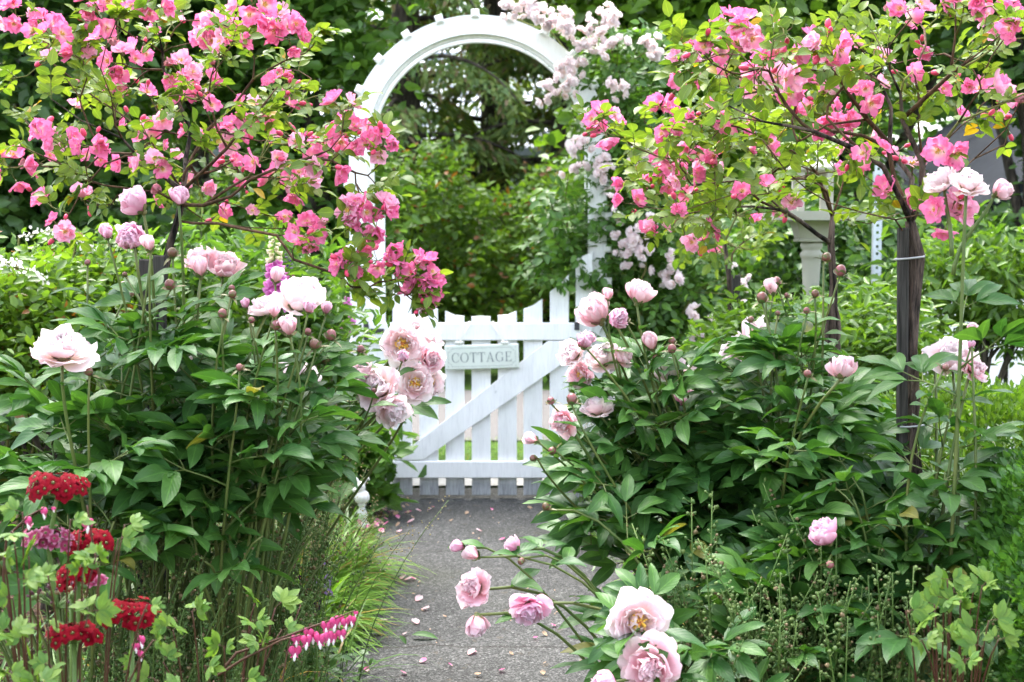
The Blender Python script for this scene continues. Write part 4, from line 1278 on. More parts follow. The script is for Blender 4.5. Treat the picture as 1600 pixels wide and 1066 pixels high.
# ------------------------------------------------------------------ rose trees
def grow(start_paths, targets, rr, step=0.06, trunk_n=1, rise=0.0):
    """skeleton: nodes with parents; every target is tied to the nearest fitting node by a bent twig"""
    P, par = [], []
    def add(p, q):
        P.append(np.asarray(p, float))
        par.append(q)
        return len(P) - 1
    first = True
    trunk_end = 0
    for path in start_paths:
        path = np.asarray(path, float)
        dense = [path[0]]
        for a, b in zip(path[:-1], path[1:]):
            k = max(1, int(np.linalg.norm(b - a) / step))
            for i in range(1, k + 1):
                dense.append(a + (b - a) * i / k + rr.normal(0, 0.004, 3))
        if first:
            prev = -1
            for p in dense:
                prev = add(p, prev)
            trunk_end = len(P) - 1
            first = False
        else:
            A = np.array(P)
            prev = int(np.argmin(np.linalg.norm(A - dense[0], axis=1)))
            if np.linalg.norm(A[prev] - dense[0]) > 0.03:
                prev = add(dense[0], prev)
            for p in dense[1:]:
                prev = add(p, prev)
    top = P[trunk_end]
    order = sorted(range(len(targets)), key=lambda i: np.linalg.norm(targets[i] - top))
    ends = {}
    depth = [0.0] * len(P)
    for i in range(len(P)):
        if par[i] >= 0:
            depth[i] = depth[par[i]] + np.linalg.norm(P[i] - P[par[i]])
    for i in order:
        t = targets[i]
        A = np.array(P)
        D = np.array(depth)
        v = t - A
        d = np.linalg.norm(v, axis=1)
        pd = np.array([P[k] - P[par[k]] if par[k] >= 0 else (0, 0, 1.0) for k in range(len(P))])
        cosv = np.einsum('ij,ij->i', unit(pd), unit(v))
        cost = d * (1 + 0.55 * (1 - cosv)) + 0.16 * D
        cost[:max(0, trunk_end - trunk_n)] = 1e9
        k = int(np.argmin(cost))
        L = d[k]
        n = max(2, int(L / step))
        d0 = unit(unit(pd[k]) * 0.8 + unit(t - A[k]) * 0.9)
        c1 = A[k] + d0 * L * 0.4
        c2 = t - unit(t - A[k]) * L * 0.3 + np.array((0, 0, rise * L)) + rr.normal(0, 0.05 * L, 3)
        B = bez(A[k], c1, c2, t, n + 1)[1:]
        prev = k
        for q, p in enumerate(B):
            if q < len(B) - 1:
                p = p + rr.normal(0, 0.006, 3)
            nx = add(p, prev)
            depth.append(depth[prev] + np.linalg.norm(P[nx] - P[prev]))
            prev = nx
        ends[i] = prev
    return np.array(P), par, ends, trunk_end

def rose_tree(name, label, cat, trunk, guides, clusters, fill, seed, rtip=0.0016, rexp=0.46, rmax=0.02, leafset=None, max_leaf=300, bl=1.0, trunk_r=0.018, leaf_s=1.0, group=None, per=1.6):
    rr = np.random.default_rng(seed)
    leafset = leafset or RLEAF
    base = np.array((trunk[0][0], trunk[0][1], 0))
    t = thing(name, label, cat, base, group)
    targets = [c[0] for c in clusters] + list(fill)
    P, par, ends, te = grow([trunk] + guides, targets, rr, trunk_n=1)
    n = len(P)
    kids = [[] for _ in range(n)]
    for i, q in enumerate(par):
        if q >= 0:
            kids[q].append(i)
    cnt = np.zeros(n)
    for i in range(n - 1, -1, -1):
        cnt[i] += 1 if not kids[i] else 0
        if par[i] >= 0:
            cnt[par[i]] += cnt[i]
    rad = np.minimum(rtip * np.maximum(cnt, 1) ** rexp, rmax)
    # trunk: ridged bark
    tp = P[:te + 1] + np.cumsum(rr.normal(0, 0.0016, (te + 1, 3)) * (1, 1, 0), axis=0) * np.sin(np.linspace(0, math.pi, te + 1))[:, None]
    ts = np.linspace(0, 1, len(tp))
    V, F, U = tube(tp - base, trunk_r * (1.1 - 0.2 * ts + (0.4 if trunk_r < 0.015 and rexp > 0.5 else 0.0) * np.exp(-((ts - 0.93) / 0.045) ** 2) - (0.3 * np.maximum(ts - 0.95, 0) / 0.05 if rexp > 0.5 else 0.45 * np.maximum(ts - 0.75, 0) / 0.25)), 20)
    k = np.arange(len(V))
    ax = np.repeat(tp - base, 20, axis=0)
    ridge = 1 + 0.24 * np.sin((k % 20) * 2 * math.pi / 20 * 5 + np.repeat(ts, 20) * 6) + rr.normal(0, 0.12, len(V))
    V = ax + (V - ax) * ridge[:, None]
    g = G()
    g.add(V, F, U)
    tr = ob('trunk', g.mesh('trunk', M['bark']), t)
    if trunk_r > 0.0145:        # loose strips of bark standing a little off the trunk
        for k in range(46):
            a, i = rr.uniform(0, 6.28), int(rr.integers(1, max(2, len(tp) - 4)))
            L = rr.uniform(0.05, 0.16)
            r_ = trunk_r * rr.uniform(1.0, 1.22)
            c = tp[i] - base + np.array((math.cos(a) * r_, math.sin(a) * r_, 0))
            zz = np.linspace(-0.5, 0.5, 5) * L
            wv = rr.normal(0, 0.0022, (5, 3)) * (1, 1, 0.4)
            V, F, U = tube(np.stack([np.full(5, c[0]), np.full(5, c[1]), c[2] + zz], 1) + wv, np.array((0.001, 0.0046, 0.006, 0.0044, 0.0008)) * rr.uniform(0.6, 1.3), 5)
            g = G()
            g.add(V, F, U)
            ob('bark_strip', g.mesh('bark_strip', M['bark']), tr)
    twigs = G()
    heads = [i for i in range(n) if i > te and (par[i] <= te or kids[par[i]][0] != i)]
    for h in heads:
        ch = [par[h], h]
        while kids[ch[-1]]:
            ch.append(kids[ch[-1]][0])
        pts = P[ch] - base
        r = rad[ch].copy()
        r[0] = min(r[0], r[1] * 1.25)
        V, F, U = tube(pts, r, 6 if r[1] > 0.004 else 5)
        L = np.linalg.norm(np.diff(pts, axis=0), axis=1).sum()
        if L > 0.34:
            g = G()
            g.add(V, F, U)
            ob('branch', g.mesh('branch', M['bark'] if r[1] > 0.0055 else M['twig']), t)
        else:
            twigs.add(V, F, U, 0 if rr.uniform() < 0.6 else 1)
    # leaves along the thin twigs
    LP, LY, LZ, LS, LK = [], [], [], [], []
    cam_ = np.array((0, 0, CAM_H))
    for i in range(te + 1, n):
        if cnt[i] <= 3 and par[i] >= 0:
            m_ = rr.poisson(per * (1.0 if cnt[i] <= 1 else 0.5))
            d = unit(P[i] - P[par[i]])
            for _ in range(m_):
                a = rr.normal(0, 1, 3)
                y = unit(unit(a - d * (a @ d)) + d * 0.7 + np.array((0, 0, 0.15)))
                LP.append(P[i] - base)
                LY.append(y)
                LZ.append(np.array((0, -0.15, 1)) + rr.normal(0, 0.35, 3))
                LS.append(rr.uniform(0.75, 1.3) * leaf_s)
                LK.append(rr.integers(len(leafset)))
    order = np.argsort([p[1] for p in LP])
    stuff = G()
    for q, i in enumerate(order):
        F_ = fr(LP[i], LY[i], LZ[i], LS[i])
        if q < max_leaf:
            ob('leaf', leafset[LK[i]][0], t, F_)
        else:
            stuff.put(leafset[LK[i]][1], F_)
    if stuff.n:
        ob('leaves', stuff.mesh('leaves', [leafset[0][0].materials[0], M['green_twig']]), t, kind='stuff')
    # blooms
    for ci, (c, nb, sz, back) in enumerate(clusters):
        nb = nb + (1 if nb > 2 else 0)
        e = P[ends[ci]] - base
        for b in range(nb):
            if nb == 1:
                dirv = np.array((rr.normal(0, 0.5), -1 + rr.normal(0, 0.5), 0.6 + rr.normal(0, 0.4)))
                p = e
            else:
                a = 2 * math.pi * (b + rr.uniform(-0.3, 0.3)) / nb
                dirv = np.array((math.cos(a) * 0.85, -0.75 + rr.normal(0, 0.35), math.sin(a) * 0.75 + 0.25))
                rr_ = sz * (0.34 + 0.16 * nb ** 0.5) * rr.uniform(0.75, 1.1)
                p = e + unit(dirv) * rr_ * np.array((1, 0.6, 1))
                twigs.add(*tube(np.array([e, (e + p) / 2 - (0, 0, 0.003), p - unit(dirv) * 0.006]), 0.0009, 4), m=1)
            if back:
                dirv = dirv * (1, -0.6, 1)
            pick = rr.uniform()
            if pick < 0.05:
                bloom(t, p, dirv, sz / 0.062 * rr.uniform(0.6, 0.8), ROSEPLAN[4], lambda k, i: ROSEPW[int(rr.integers(3))], ROSEC, rr.uniform(0, 6))
            else:
                pets_ = ROSEPP if pick < 0.27 else ROSEP
                bloom(t, p, dirv, sz / 0.070 * rr.uniform(0.7, 1.18), ROSEPLAN[rr.integers(6)], lambda k, i: pets_[int(rr.integers(len(pets_)))], ROSEC, rr.uniform(0, 6))
        if nb and rr.uniform() < 0.55:
            for _ in range(int(rr.integers(1, 4))):
                d = unit(rr.normal(0, 1, 3) + (0, -0.3, 0.5))
                p = e + d * rr.uniform(0.02, 0.045)
                twigs.add(*tube(np.array([e, p]), 0.0008, 4), m=1)
                ob('bud', RBUD, t, fr_axis(p, d, rr.uniform(0.7, 1.1)))
    ob('twigs', twigs.mesh('twigs', [M['twig'], M['green_twig']]), t, kind='stuff')
    return t

def tie(parent, px, py, Y, r, sx=1.0, squash=0.7):
    base = np.array(parent.location)
    p = at(px, py, Y) - base
    g = G()
    a = np.linspace(0, 2 * math.pi, 26)
    V, F, U = tube(np.stack([p[0] + r * sx * np.cos(a), p[1] + r * squash * np.sin(a), np.full(26, p[2]) + 0.003 * np.cos(a)], 1), 0.0022, 5)
    V[:, 2] = p[2] + (V[:, 2] - p[2]) * 1.1
    g.add(V, F, U)
    ob('tie', g.mesh('tie', M['tie']), parent)

def stake(label, px, py_top, py_lean, Y, w, group='wooden stakes that hold up the rose trees'):
    a, b = at(px, py_top, Y), at(py_lean, 900, Y)
    g = G()
    V, F = box(-w / 2, w / 2, -w * 0.4, w * 0.4, 0, 1, 0.003)
    V = V.copy()
    s = V[:, 2:3]
    V2 = np.concatenate([V[:, :2], V[:, 2:3] * a[2]], 1)
    V2[:, 0] += (a[0] - b[0]) * (V[:, 2])
    g.add(V2, F)
    o = ob('stake', g.mesh('stake', M['stake'], False), loc=(b[0], Y, 0), label=label, category='stake', group=group)
    return o

RT = np.random.default_rng(77)
def W3(lst):
    return np.array([at(*p) for p in lst])
def cl(lst, Y, dy, sz=0.062, n=None):
    out = []
    for c in lst:
        x, y, nb = c[:3]
        Yc = c[3] if len(c) > 3 else Y + RT.uniform(-dy, dy)
        out.append((at(x, y, Yc), nb, sz * Yc / Y if False else sz, Yc > Y + dy * 0.7 and RT.uniform() < 0.4))
    return out
def fillpts(n, cx, cy, rx, ry, Y, dy):
    out = []
    while len(out) < n:
        a = RT.uniform(-1, 1, 3)
        if a @ a < 1:
            out.append(at(cx + a[0] * rx, cy + a[1] * ry, Y + a[2] * dy))
    return out

# --- left rose tree
YL = 3.55
Z = YL
tr = W3([(243, 760, Z), (243, 640, Z), (246, 520, Z), (254, 440, Z), (266, 375, Z), (284, 320, Z)])
tr[0][2] = 0.0
gl = [W3(q) for q in (
    [(284, 320, Z), (287, 297, Z), (250, 267, Z - .06), (216, 240, Z - .1), (182, 216, Z - .15), (128, 189, Z - .2), (85, 150, Z - .25)],
    [(287, 297, Z), (257, 257, Z - .02), (233, 216, Z), (189, 182, Z + .06), (110, 120, Z + .1), (78, 95, Z + .1)],
    [(284, 310, Z), (297, 243, Z + .05), (324, 206, Z + .08), (365, 169, Z + .05), (395, 128, Z), (402, 95, Z)],
    [(286, 300, Z), (290, 250, Z + .1), (300, 203, Z + .12), (280, 165, Z + .1), (258, 110, Z + .1), (250, 60, Z)],
    [(284, 322, Z), (320, 322, Z - .05), (365, 304, Z - .1), (398, 280, Z - .12), (450, 255, Z - .15), (520, 235, Z - .2)],
    [(282, 325, Z), (250, 300, Z - .1), (169, 290, Z - .2), (128, 284, Z - .2), (100, 260, Z - .22), (40, 233, Z - .25)],
    [(282, 330, Z), (324, 345, Z + .05), (388, 358, Z + .1), (455, 350, Z + .1), (507, 341, Z + .05)],
    [(276, 345, Z), (340, 352, Z - .05), (430, 364, Z - .1), (455, 406, Z - .15), (509, 424, Z - .15), (560, 415, Z - .12)],
    [(286, 300, Z), (330, 262, Z - .12), (380, 200, Z - .2), (430, 140, Z - .25)])]
CL = cl([(25, 25, 4), (70, 48, 3), (85, 62, 2), (78, 88, 1), (152, 10, 3), (160, 35, 4), (185, 22, 2), (205, 10, 1), (240, 12, 3), (275, 30, 1), (335, 55, 4), (352, 40, 3), (362, 70, 2),
         (285, 120, 4), (310, 135, 3), (300, 155, 2), (395, 12, 3), (405, 45, 2), (440, 40, 3), (452, 62, 3), (424, 128, 1), (447, 150, 1), (455, 165, 1), (192, 100, 3), (165, 75, 2), (130, 95, 2),
         (60, 205, 1), (75, 220, 2), (100, 225, 2), (140, 228, 2), (62, 255, 2), (15, 262, 4), (355, 215, 3), (378, 208, 2), (385, 195, 1), (461, 222, 1), (468, 222, 1), (447, 282, 4), (470, 290, 3), (420, 248, 2), (490, 250, 1),
         (538, 178, 2), (540, 208, 3), (512, 260, 2), (555, 215, 3, 3.4), (592, 232, 3, 3.35), (600, 222, 2, 3.35), (558, 332, 3, 3.35), (588, 338, 4, 3.35), (570, 355, 2, 3.35), (545, 422, 2, 3.35), (540, 405, 1, 3.35), (590, 408, 3, 3.4),
         (632, 418, 2, 3.4), (648, 425, 2, 3.4), (665, 432, 3, 3.4), (678, 440, 1, 3.38), (655, 465, 2, 3.4), (660, 480, 1, 3.4), (478, 368, 3), (462, 380, 1), (500, 355, 1), (98, 358, 2), (128, 308, 1), (65, 310, 1), (240, 265, 3), (330, 165, 1)], YL, 0.3)
CLb = cl([(250, 185, 2), (180, 150, 2), (210, 200, 2), (235, 225, 3), (200, 255, 2), (270, 255, 2), (310, 290, 2), (345, 255, 1), (150, 130, 2), (230, 145, 1), (330, 100, 1), (385, 165, 2), (415, 180, 2), (300, 215, 2), (365, 250, 1), (120, 165, 1), (220, 80, 2), (430, 215, 1), (395, 330, 1), (350, 330, 1), (150, 250, 2), (265, 305, 2), (375, 285, 1), (445, 340, 1), (445, 130, 2), (505, 215, 2), (310, 60, 1), (240, 50, 1)], YL + 0.35, 0.15, 0.056)
rose_tree('rose_tree', 'pink standard rose tree in full bloom at the left, spilling over to the arch', 'rose tree', tr, gl, CL + CLb,
          fillpts(56, 270, 165, 300, 190, YL, 0.36) + [at(x, y, 3.38) for x, y in ((560, 380), (600, 440), (625, 455), (575, 450), (555, 270), (580, 280), (620, 440), (645, 470), (540, 450), (590, 290), (565, 300))], 51,
          trunk_r=0.0155, rmax=0.013, rtip=0.0014, group='pink rose trees', per=1.3, leaf_s=0.92)
for i, (px, lx_) in enumerate(((228, 219), (250, 243))):
    stake('weathered wooden stake beside the left rose trunk, ' + ('nearer the bed edge' if i == 0 else 'close against the bark'), px, 405 - 6 * i, lx_, YL - 0.045 - 0.03 * i, 0.030)

# --- right rose tree with the thick trunk
YR = 3.15
Z = YR
tr = W3([(1432, 960, Z), (1432, 860, Z), (1431, 740, Z), (1430, 600, Z), (1428, 480, Z), (1425, 400, Z), (1424, 350, Z)])
tr[0][2] = 0.0
gr_ = [W3(q) for q in (
    [(1420, 358, Z), (1411, 314, Z - .03), (1381, 263, Z - .06), (1347, 236, Z - .1), (1263, 206, Z - .15), (1190, 190, Z - .2), (1140, 165, Z - .24)],
    [(1424, 360, Z), (1440, 315, Z), (1439, 255, Z - .02), (1415, 189, Z - .05), (1408, 145, Z - .06), (1394, 111, Z - .1), (1393, 60, Z - .12)],
    [(1438, 262, Z), (1499, 190, Z - .12), (1560, 165, Z - .18), (1610, 147, Z - .2)],
    [(1414, 170, Z - .05), (1482, 118, Z - .1), (1533, 80, Z - .15), (1585, 40, Z - .15)],
    [(1418, 372, Z), (1401, 345, Z - .05), (1347, 334, Z - .12), (1296, 321, Z - .16), (1263, 294, Z - .2), (1229, 262, Z - .24), (1188, 216, Z - .26)],
    [(1420, 356, Z), (1398, 275, Z + .05), (1384, 216, Z + .06), (1350, 193, Z + .05), (1320, 152, Z + .02), (1308, 118, Z)],
    [(1428, 355, Z), (1445, 326, Z + .05), (1482, 282, Z + .12), (1519, 250, Z + .2), (1570, 225, Z + .24)],
    [(1420, 350, Z), (1425, 280, Z + .12), (1390, 230, Z + .16), (1392, 160, Z + .2), (1360, 90, Z + .2)])]
CR = cl([(1067, 70, 1), (1100, 75, 1), (1100, 95, 2), (1072, 105, 2), (1067, 122, 2), (1141, 57, 3), (1171, 48, 3), (1145, 82, 2), (1188, 58, 2), (1144, 118, 2), (1229, 90, 2), (1271, 58, 1), (1290, 70, 2), (1263, 86, 2), (1318, 75, 2), (1303, 100, 1), (1295, 95, 2),
         (1222, 127, 2), (1202, 112, 2), (1418, 18, 2), (1405, 35, 2), (1480, 10, 1), (1506, 8, 2), (1540, 12, 2), (1563, 30, 3), (1580, 45, 1), (1242, 145, 2), (1219, 162, 2), (1296, 140, 1), (1347, 157, 2), (1364, 142, 2), (1533, 140, 2), (1550, 150, 2), (1567, 160, 2), (1594, 160, 2), (1567, 184, 1),
         (1428, 115, 1), (1472, 140, 1), (1310, 192, 2), (1303, 208, 2), (1475, 235, 2), (1425, 257, 1), (1482, 335, 3, 2.95), (1398, 308, 2), (1357, 250, 2), (1500, 325, 1, 2.95)], YR, 0.28)
CRb = cl([(1330, 120, 1), (1380, 90, 1), (1280, 170, 2), (1440, 90, 1), (1345, 210, 2), (1330, 240, 2), (1260, 120, 1), (1395, 240, 1), (1500, 180, 1), (1180, 110, 2), (1185, 150, 2)], YR + 0.4, 0.12, 0.055)
rtree = rose_tree('rose_tree', 'pink rose tree on a thick dark trunk at the right, taller than the others', 'rose tree', tr, gr_, CR + CRb,
          fillpts(58, 1370, 95, 310, 140, YR, 0.36) + fillpts(8, 1150, 150, 90, 70, YR - 0.05, 0.2), 52, trunk_r=0.0148, rmax=0.0185, rtip=0.0015, rexp=0.52, group='pink rose trees', per=1.25, leaf_s=0.92)
stake('thick weathered stake tied against the dark right rose trunk', 1411, 356, 1413, YR - 0.013, 0.023)
tie(rtree, 1421, 403, YR - 0.010, 0.031, 1.0, 0.85)
tie(rtree, 1424, 664, YR - 0.010, 0.031, 1.0, 0.85)

# --- middle rose tree on the right, spreading towards the arch
YM = 4.0
Z = YM
tr = W3([(1302, 620, Z), (1302, 520, Z), (1300, 440, Z), (1298, 385, Z), (1300, 340, Z)])
tr[0][2] = 0.0
gm = [W3(q) for q in (
    [(1298, 385, Z), (1275, 368, Z - .03), (1248, 348, Z - .06), (1225, 330, Z - .1), (1180, 322, Z - .14), (1130, 325, Z - .18)],
    [(1300, 345, Z), (1292, 300, Z), (1262, 283, Z - .06), (1210, 280, Z - .12), (1150, 285, Z - .2), (1080, 290, Z - .25)],
    [(1300, 340, Z), (1310, 295, Z + .05), (1322, 262, Z + .05), (1345, 240, Z + .05)],
    [(1302, 352, Z), (1325, 345, Z), (1360, 350, Z), (1400, 335, Z + .05)],
    [(1298, 330, Z), (1280, 270, Z), (1240, 235, Z - .1), (1180, 210, Z - .2), (1120, 190, Z - .3), (1060, 185, Z - .35)])]
CM = cl([(940, 190, 3), (948, 208, 2), (935, 200, 1), (1035, 172, 2), (1045, 212, 2), (1055, 232, 2), (988, 282, 2), (983, 318, 2), (1020, 292, 2), (1040, 262, 2), (1048, 275, 3), (1062, 255, 2), (1072, 272, 2), (1105, 255, 2), (1090, 240, 1), (1100, 180, 2), (1108, 190, 2), (1148, 206, 2), (1117, 243, 1), (1025, 362, 2), (1012, 360, 1), (1095, 370, 2), (1112, 365, 1), (1085, 378, 1), (1060, 332, 1), (1152, 232, 2), (1205, 230, 1), (1236, 318, 1), (1200, 290, 1), (1128, 200, 1), (1075, 305, 1), (1180, 190, 1), (1160, 300, 1), (1330, 260, 2), (1400, 320, 2)], YM - 0.25, 0.22, 0.060)
rose_tree('rose_tree', 'low pink rose tree leaning towards the arch, in front of the bird feeder', 'rose tree', tr, gm, CM,
          fillpts(44, 1130, 240, 160, 100, YM - 0.1, 0.35) + fillpts(22, 1265, 250, 80, 50, YM, 0.3) + fillpts(8, 1090, 330, 70, 60, YM - 0.1, 0.2), 53, trunk_r=0.015, rmax=0.011, rtip=0.0013, group='pink rose trees', per=1.3)

# --- small far rose tree by the arch
YF = 5.2
Z = YF
tr = W3([(1147, 640, Z), (1143, 520, Z), (1136, 430, Z), (1132, 380, Z)])
tr[0][2] = 0.0
gf = [W3(q) for q in ([(1132, 380, Z), (1110, 345, Z), (1070, 320, Z)], [(1132, 380, Z), (1150, 340, Z), (1190, 320, Z)])]
CF = cl([(1180, 345, 1), (1120, 395, 1), (1060, 345, 1), (1215, 330, 1)], YF, 0.2, 0.058)
ft = rose_tree('rose_tree', 'small rose tree with few blooms between the climbing rose and the bird feeder', 'rose tree', tr, gf, CF,
          fillpts(34, 1130, 350, 95, 60, YF, 0.35), 54, trunk_r=0.013, rmax=0.009, group='pink rose trees', per=1.7, leaf_s=1.15)
stake('slim grey stake beside the small rose tree near the arch', 1150, 430, 1152, YF - 0.04, 0.030)
tie(ft, 1150, 514, YF - 0.02, 0.030)

# ------------------------------------------------------------------ climbing rose over the arch's right side
def pompon():
    g = G()
    rr = np.random.default_rng(4)
    for n_, e, s, z in ((6, 12, 1.0, 0), (6, 40, 0.9, 0.002), (5, 65, 0.75, 0.004), (3, 82, 0.6, 0.005)):
        for k, i, Mx in ring(n_, 'x', e, 8, s, rr, 0.002, z * 300, z):
            V, F, U = petal_sheet(0.019, 0.020, 0.9, 0.3, 0.06, 0.06, 70 + i, 3, 3)
            g.put((V, U, [(F, 0)]), Mx)
    return g.mesh('climbing_rose_bloom', M['faded'])
PON = pompon()
YC = 6.85
rr = np.random.default_rng(61)
cb = at(965, 700, YC + 0.1)
climber = thing('climbing_rose', 'climbing rose with clusters of small pale pink blooms on the right of the arch', 'climbing rose', (cb[0], cb[1], 0))
cbase = np.array(climber.location)
cc = [(798, 14, 7), (815, 10, 6), (838, 15, 8), (850, 25, 8), (862, 36, 7), (878, 35, 8), (885, 45, 7), (872, 22, 6), (925, 45, 7), (935, 30, 6), (948, 25, 6), (955, 38, 5), (940, 60, 7), (930, 70, 6), (955, 75, 5), (965, 70, 5), (903, 58, 9),
      (1010, 75, 6), (1022, 85, 5), (1020, 70, 4), (888, 105, 8), (900, 112, 6), (884, 125, 7), (912, 85, 5), (852, 140, 5), (858, 152, 4), (882, 150, 4), (965, 132, 5), (970, 148, 5), (905, 178, 4), (918, 190, 3),
      (905, 232, 6), (918, 228, 4), (898, 228, 3), (908, 268, 7), (888, 272, 2), (938, 258, 5), (945, 268, 5), (937, 285, 4), (998, 250, 7), (1010, 242, 6), (1022, 236, 6), (985, 262, 4),
      (965, 368, 3), (975, 352, 3), (1000, 365, 7), (990, 378, 6), (970, 390, 6), (985, 398, 5), (1005, 395, 6), (1043, 405, 5), (1036, 438, 4), (1048, 432, 4), (1055, 440, 4), (1010, 352, 3), (985, 420, 3), (1000, 425, 2),
      (1088, 492, 4), (1098, 505, 4), (1092, 525, 4), (1105, 530, 3), (1155, 455, 3), (1160, 430, 2), (1140, 425, 2), (955, 300, 3), (945, 320, 2)]
canes = [W3(q) for q in (
    [(965, 778, YC + .1), (968, 600, YC + .05), (962, 450, YC), (955, 320, YC), (945, 220, YC), (918, 130, YC), (870, 55, YC), (800, 25, YC)],
    [(970, 778, YC + .1), (985, 600, YC), (1005, 480, YC - .1), (1010, 400, YC - .1), (1005, 300, YC - .1), (990, 200, YC), (965, 110, YC), (940, 50, YC)],
    [(975, 778, YC + .1), (1020, 620, YC), (1060, 520, YC - .05), (1080, 460, YC - .1), (1050, 400, YC - .1)],
    [(960, 600, YC + .05), (925, 480, YC + .05), (905, 400, YC + .05), (880, 340, YC + .05), (850, 310, YC + .1)])]
for q in canes[:3]:
    q[0][2] = 0
tw_ = G()
for q in canes:
    D = [q[0]]
    for a, b in zip(q[:-1], q[1:]):
        for k in range(1, 5):
            D.append(a + (b - a) * k / 4 + rr.normal(0, 0.008, 3))
    V, F, U = tube(np.array(D) - cbase, np.linspace(0.009, 0.004, len(D)), 6)
    g = G()
    g.add(V, F, U)
    ob('cane', g.mesh('cane', M['green_twig']), climber)
allc = np.concatenate(canes)
for (x, y, nb) in cc:
    e = at(x, y, YC - 0.2 + rr.uniform(-0.1, 0.06)) - cbase
    near = allc[np.argmin(np.linalg.norm(allc - cbase - e, axis=1))] - cbase
    tw_.add(*tube(bez(near, near + (0, 0, 0.03), e + (0, 0.03, -0.04), e, 6), 0.002, 4))
    for k in range(nb):
        d = unit(rr.normal(0, 1, 3) * (1, 0.7, 1) + (0, -0.6, 0.3))
        p = e + d * rr.uniform(0.015, 0.044) * (1, 0.8, 1)
        ob('flower', PON, climber, fr_axis(p, d, rr.uniform(0.75, 1.15) * 1.4, rr.uniform(0, 6)))
lp = []
while len(lp) < 1250:
    v = rr.uniform()
    if v < 0.42:
        x, y = rr.normal(1000, 45), rr.uniform(270, 640)
    elif v < 0.72:
        x, y = rr.normal(975, 40), rr.uniform(40, 300)
    elif v < 0.86:
        x, y = rr.normal(1060, 50), rr.uniform(360, 560)
    else:
        x, y = rr.normal(890, 28), rr.uniform(300, 440)
    if x < 925 and 330 < y < 520 and v < 0.86:
        continue
    if x < 945 and y < 230 and (x - 747) ** 2 + (y - 228) ** 2 < 192 ** 2:
        continue
    lp.append(at(x, y, YC + rr.uniform(-0.16, 0.22)))
lp = sorted(lp, key=lambda p: p[1])
st = G()
for q, p in enumerate(lp):
    Fm = fr(p - cbase, rr.normal(0, 1, 3) * (1, 0.7, 0.5) + (0, -0.3, -0.2), rr.normal(0, 0.4, 3) + (0, -0.4, 1), rr.uniform(0.75, 1.2))
    k = int(rr.integers(4))
    if q < 300:
        ob('leaf', CLEAF[k][0], climber, Fm)
    else:
        st.put(CLEAF[k][1], Fm)
ob('leaves', st.mesh('leaves', [M['climber_leaf'], M['green_twig']]), climber, kind='stuff')
ob('twigs', tw_.mesh('twigs', M['green_twig']), climber, kind='stuff')
M['floret_eye'] = plain('floret_eye', (0.07, 0.015, 0.004), 0.6)
# ------------------------------------------------------------------ primulas: tiers of red florets on straight stalks
def floret(mat, wide=1.0):
    g = G()
    for k in range(5):
        V, F, U = petal_sheet(0.0105, 0.0105 * wide, -0.35, -0.1, 0.06, 0.16, 300 + k, 3, 3, 0.3)
        g.put((V, U, [(F, 0)]), rot('Z', k * 1.2566) @ trans(0, 0.0012, 0) @ rot('X', 0.15))
    V, F, U = tube(np.array([(0, 0, 0.0006), (0, 0, -0.013)]), (0.0022, 0.0010), 5)
    g.add(V, F, m=1)
    V, F = ball((0, 0, 0.0006), 0.0012, 5)
    g.add(V, F, m=2)
    return g.mesh('floret', [M[mat], M['stem_pale'], M['floret_eye']])
FLO = floret('red')
FLOLD = floret('red_old', 0.8)
def capsule():
    g = G()
    V, F = ball((0, 0, -0.004), 0.0042, 7)
    g.add(V, F, m=1)
    for k in range(4):
        V, F, U = petal_sheet(0.009, 0.005, 1.4, 0.5, 0.2, 0.2, 320 + k, 2, 3)
        g.put((V, U, [(F, 0)]), rot('Z', k * 1.57) @ rot('X', 1.1))
    return g.mesh('spent_floret', [M['spent'], M['pod']])
M['spent'] = petalmat('spent_petal', (0.16, 0.09, 0.08), (0.12, 0.05, 0.07), (0.22, 0.14, 0.16), 0.3, 0.2)
SPENT = capsule()
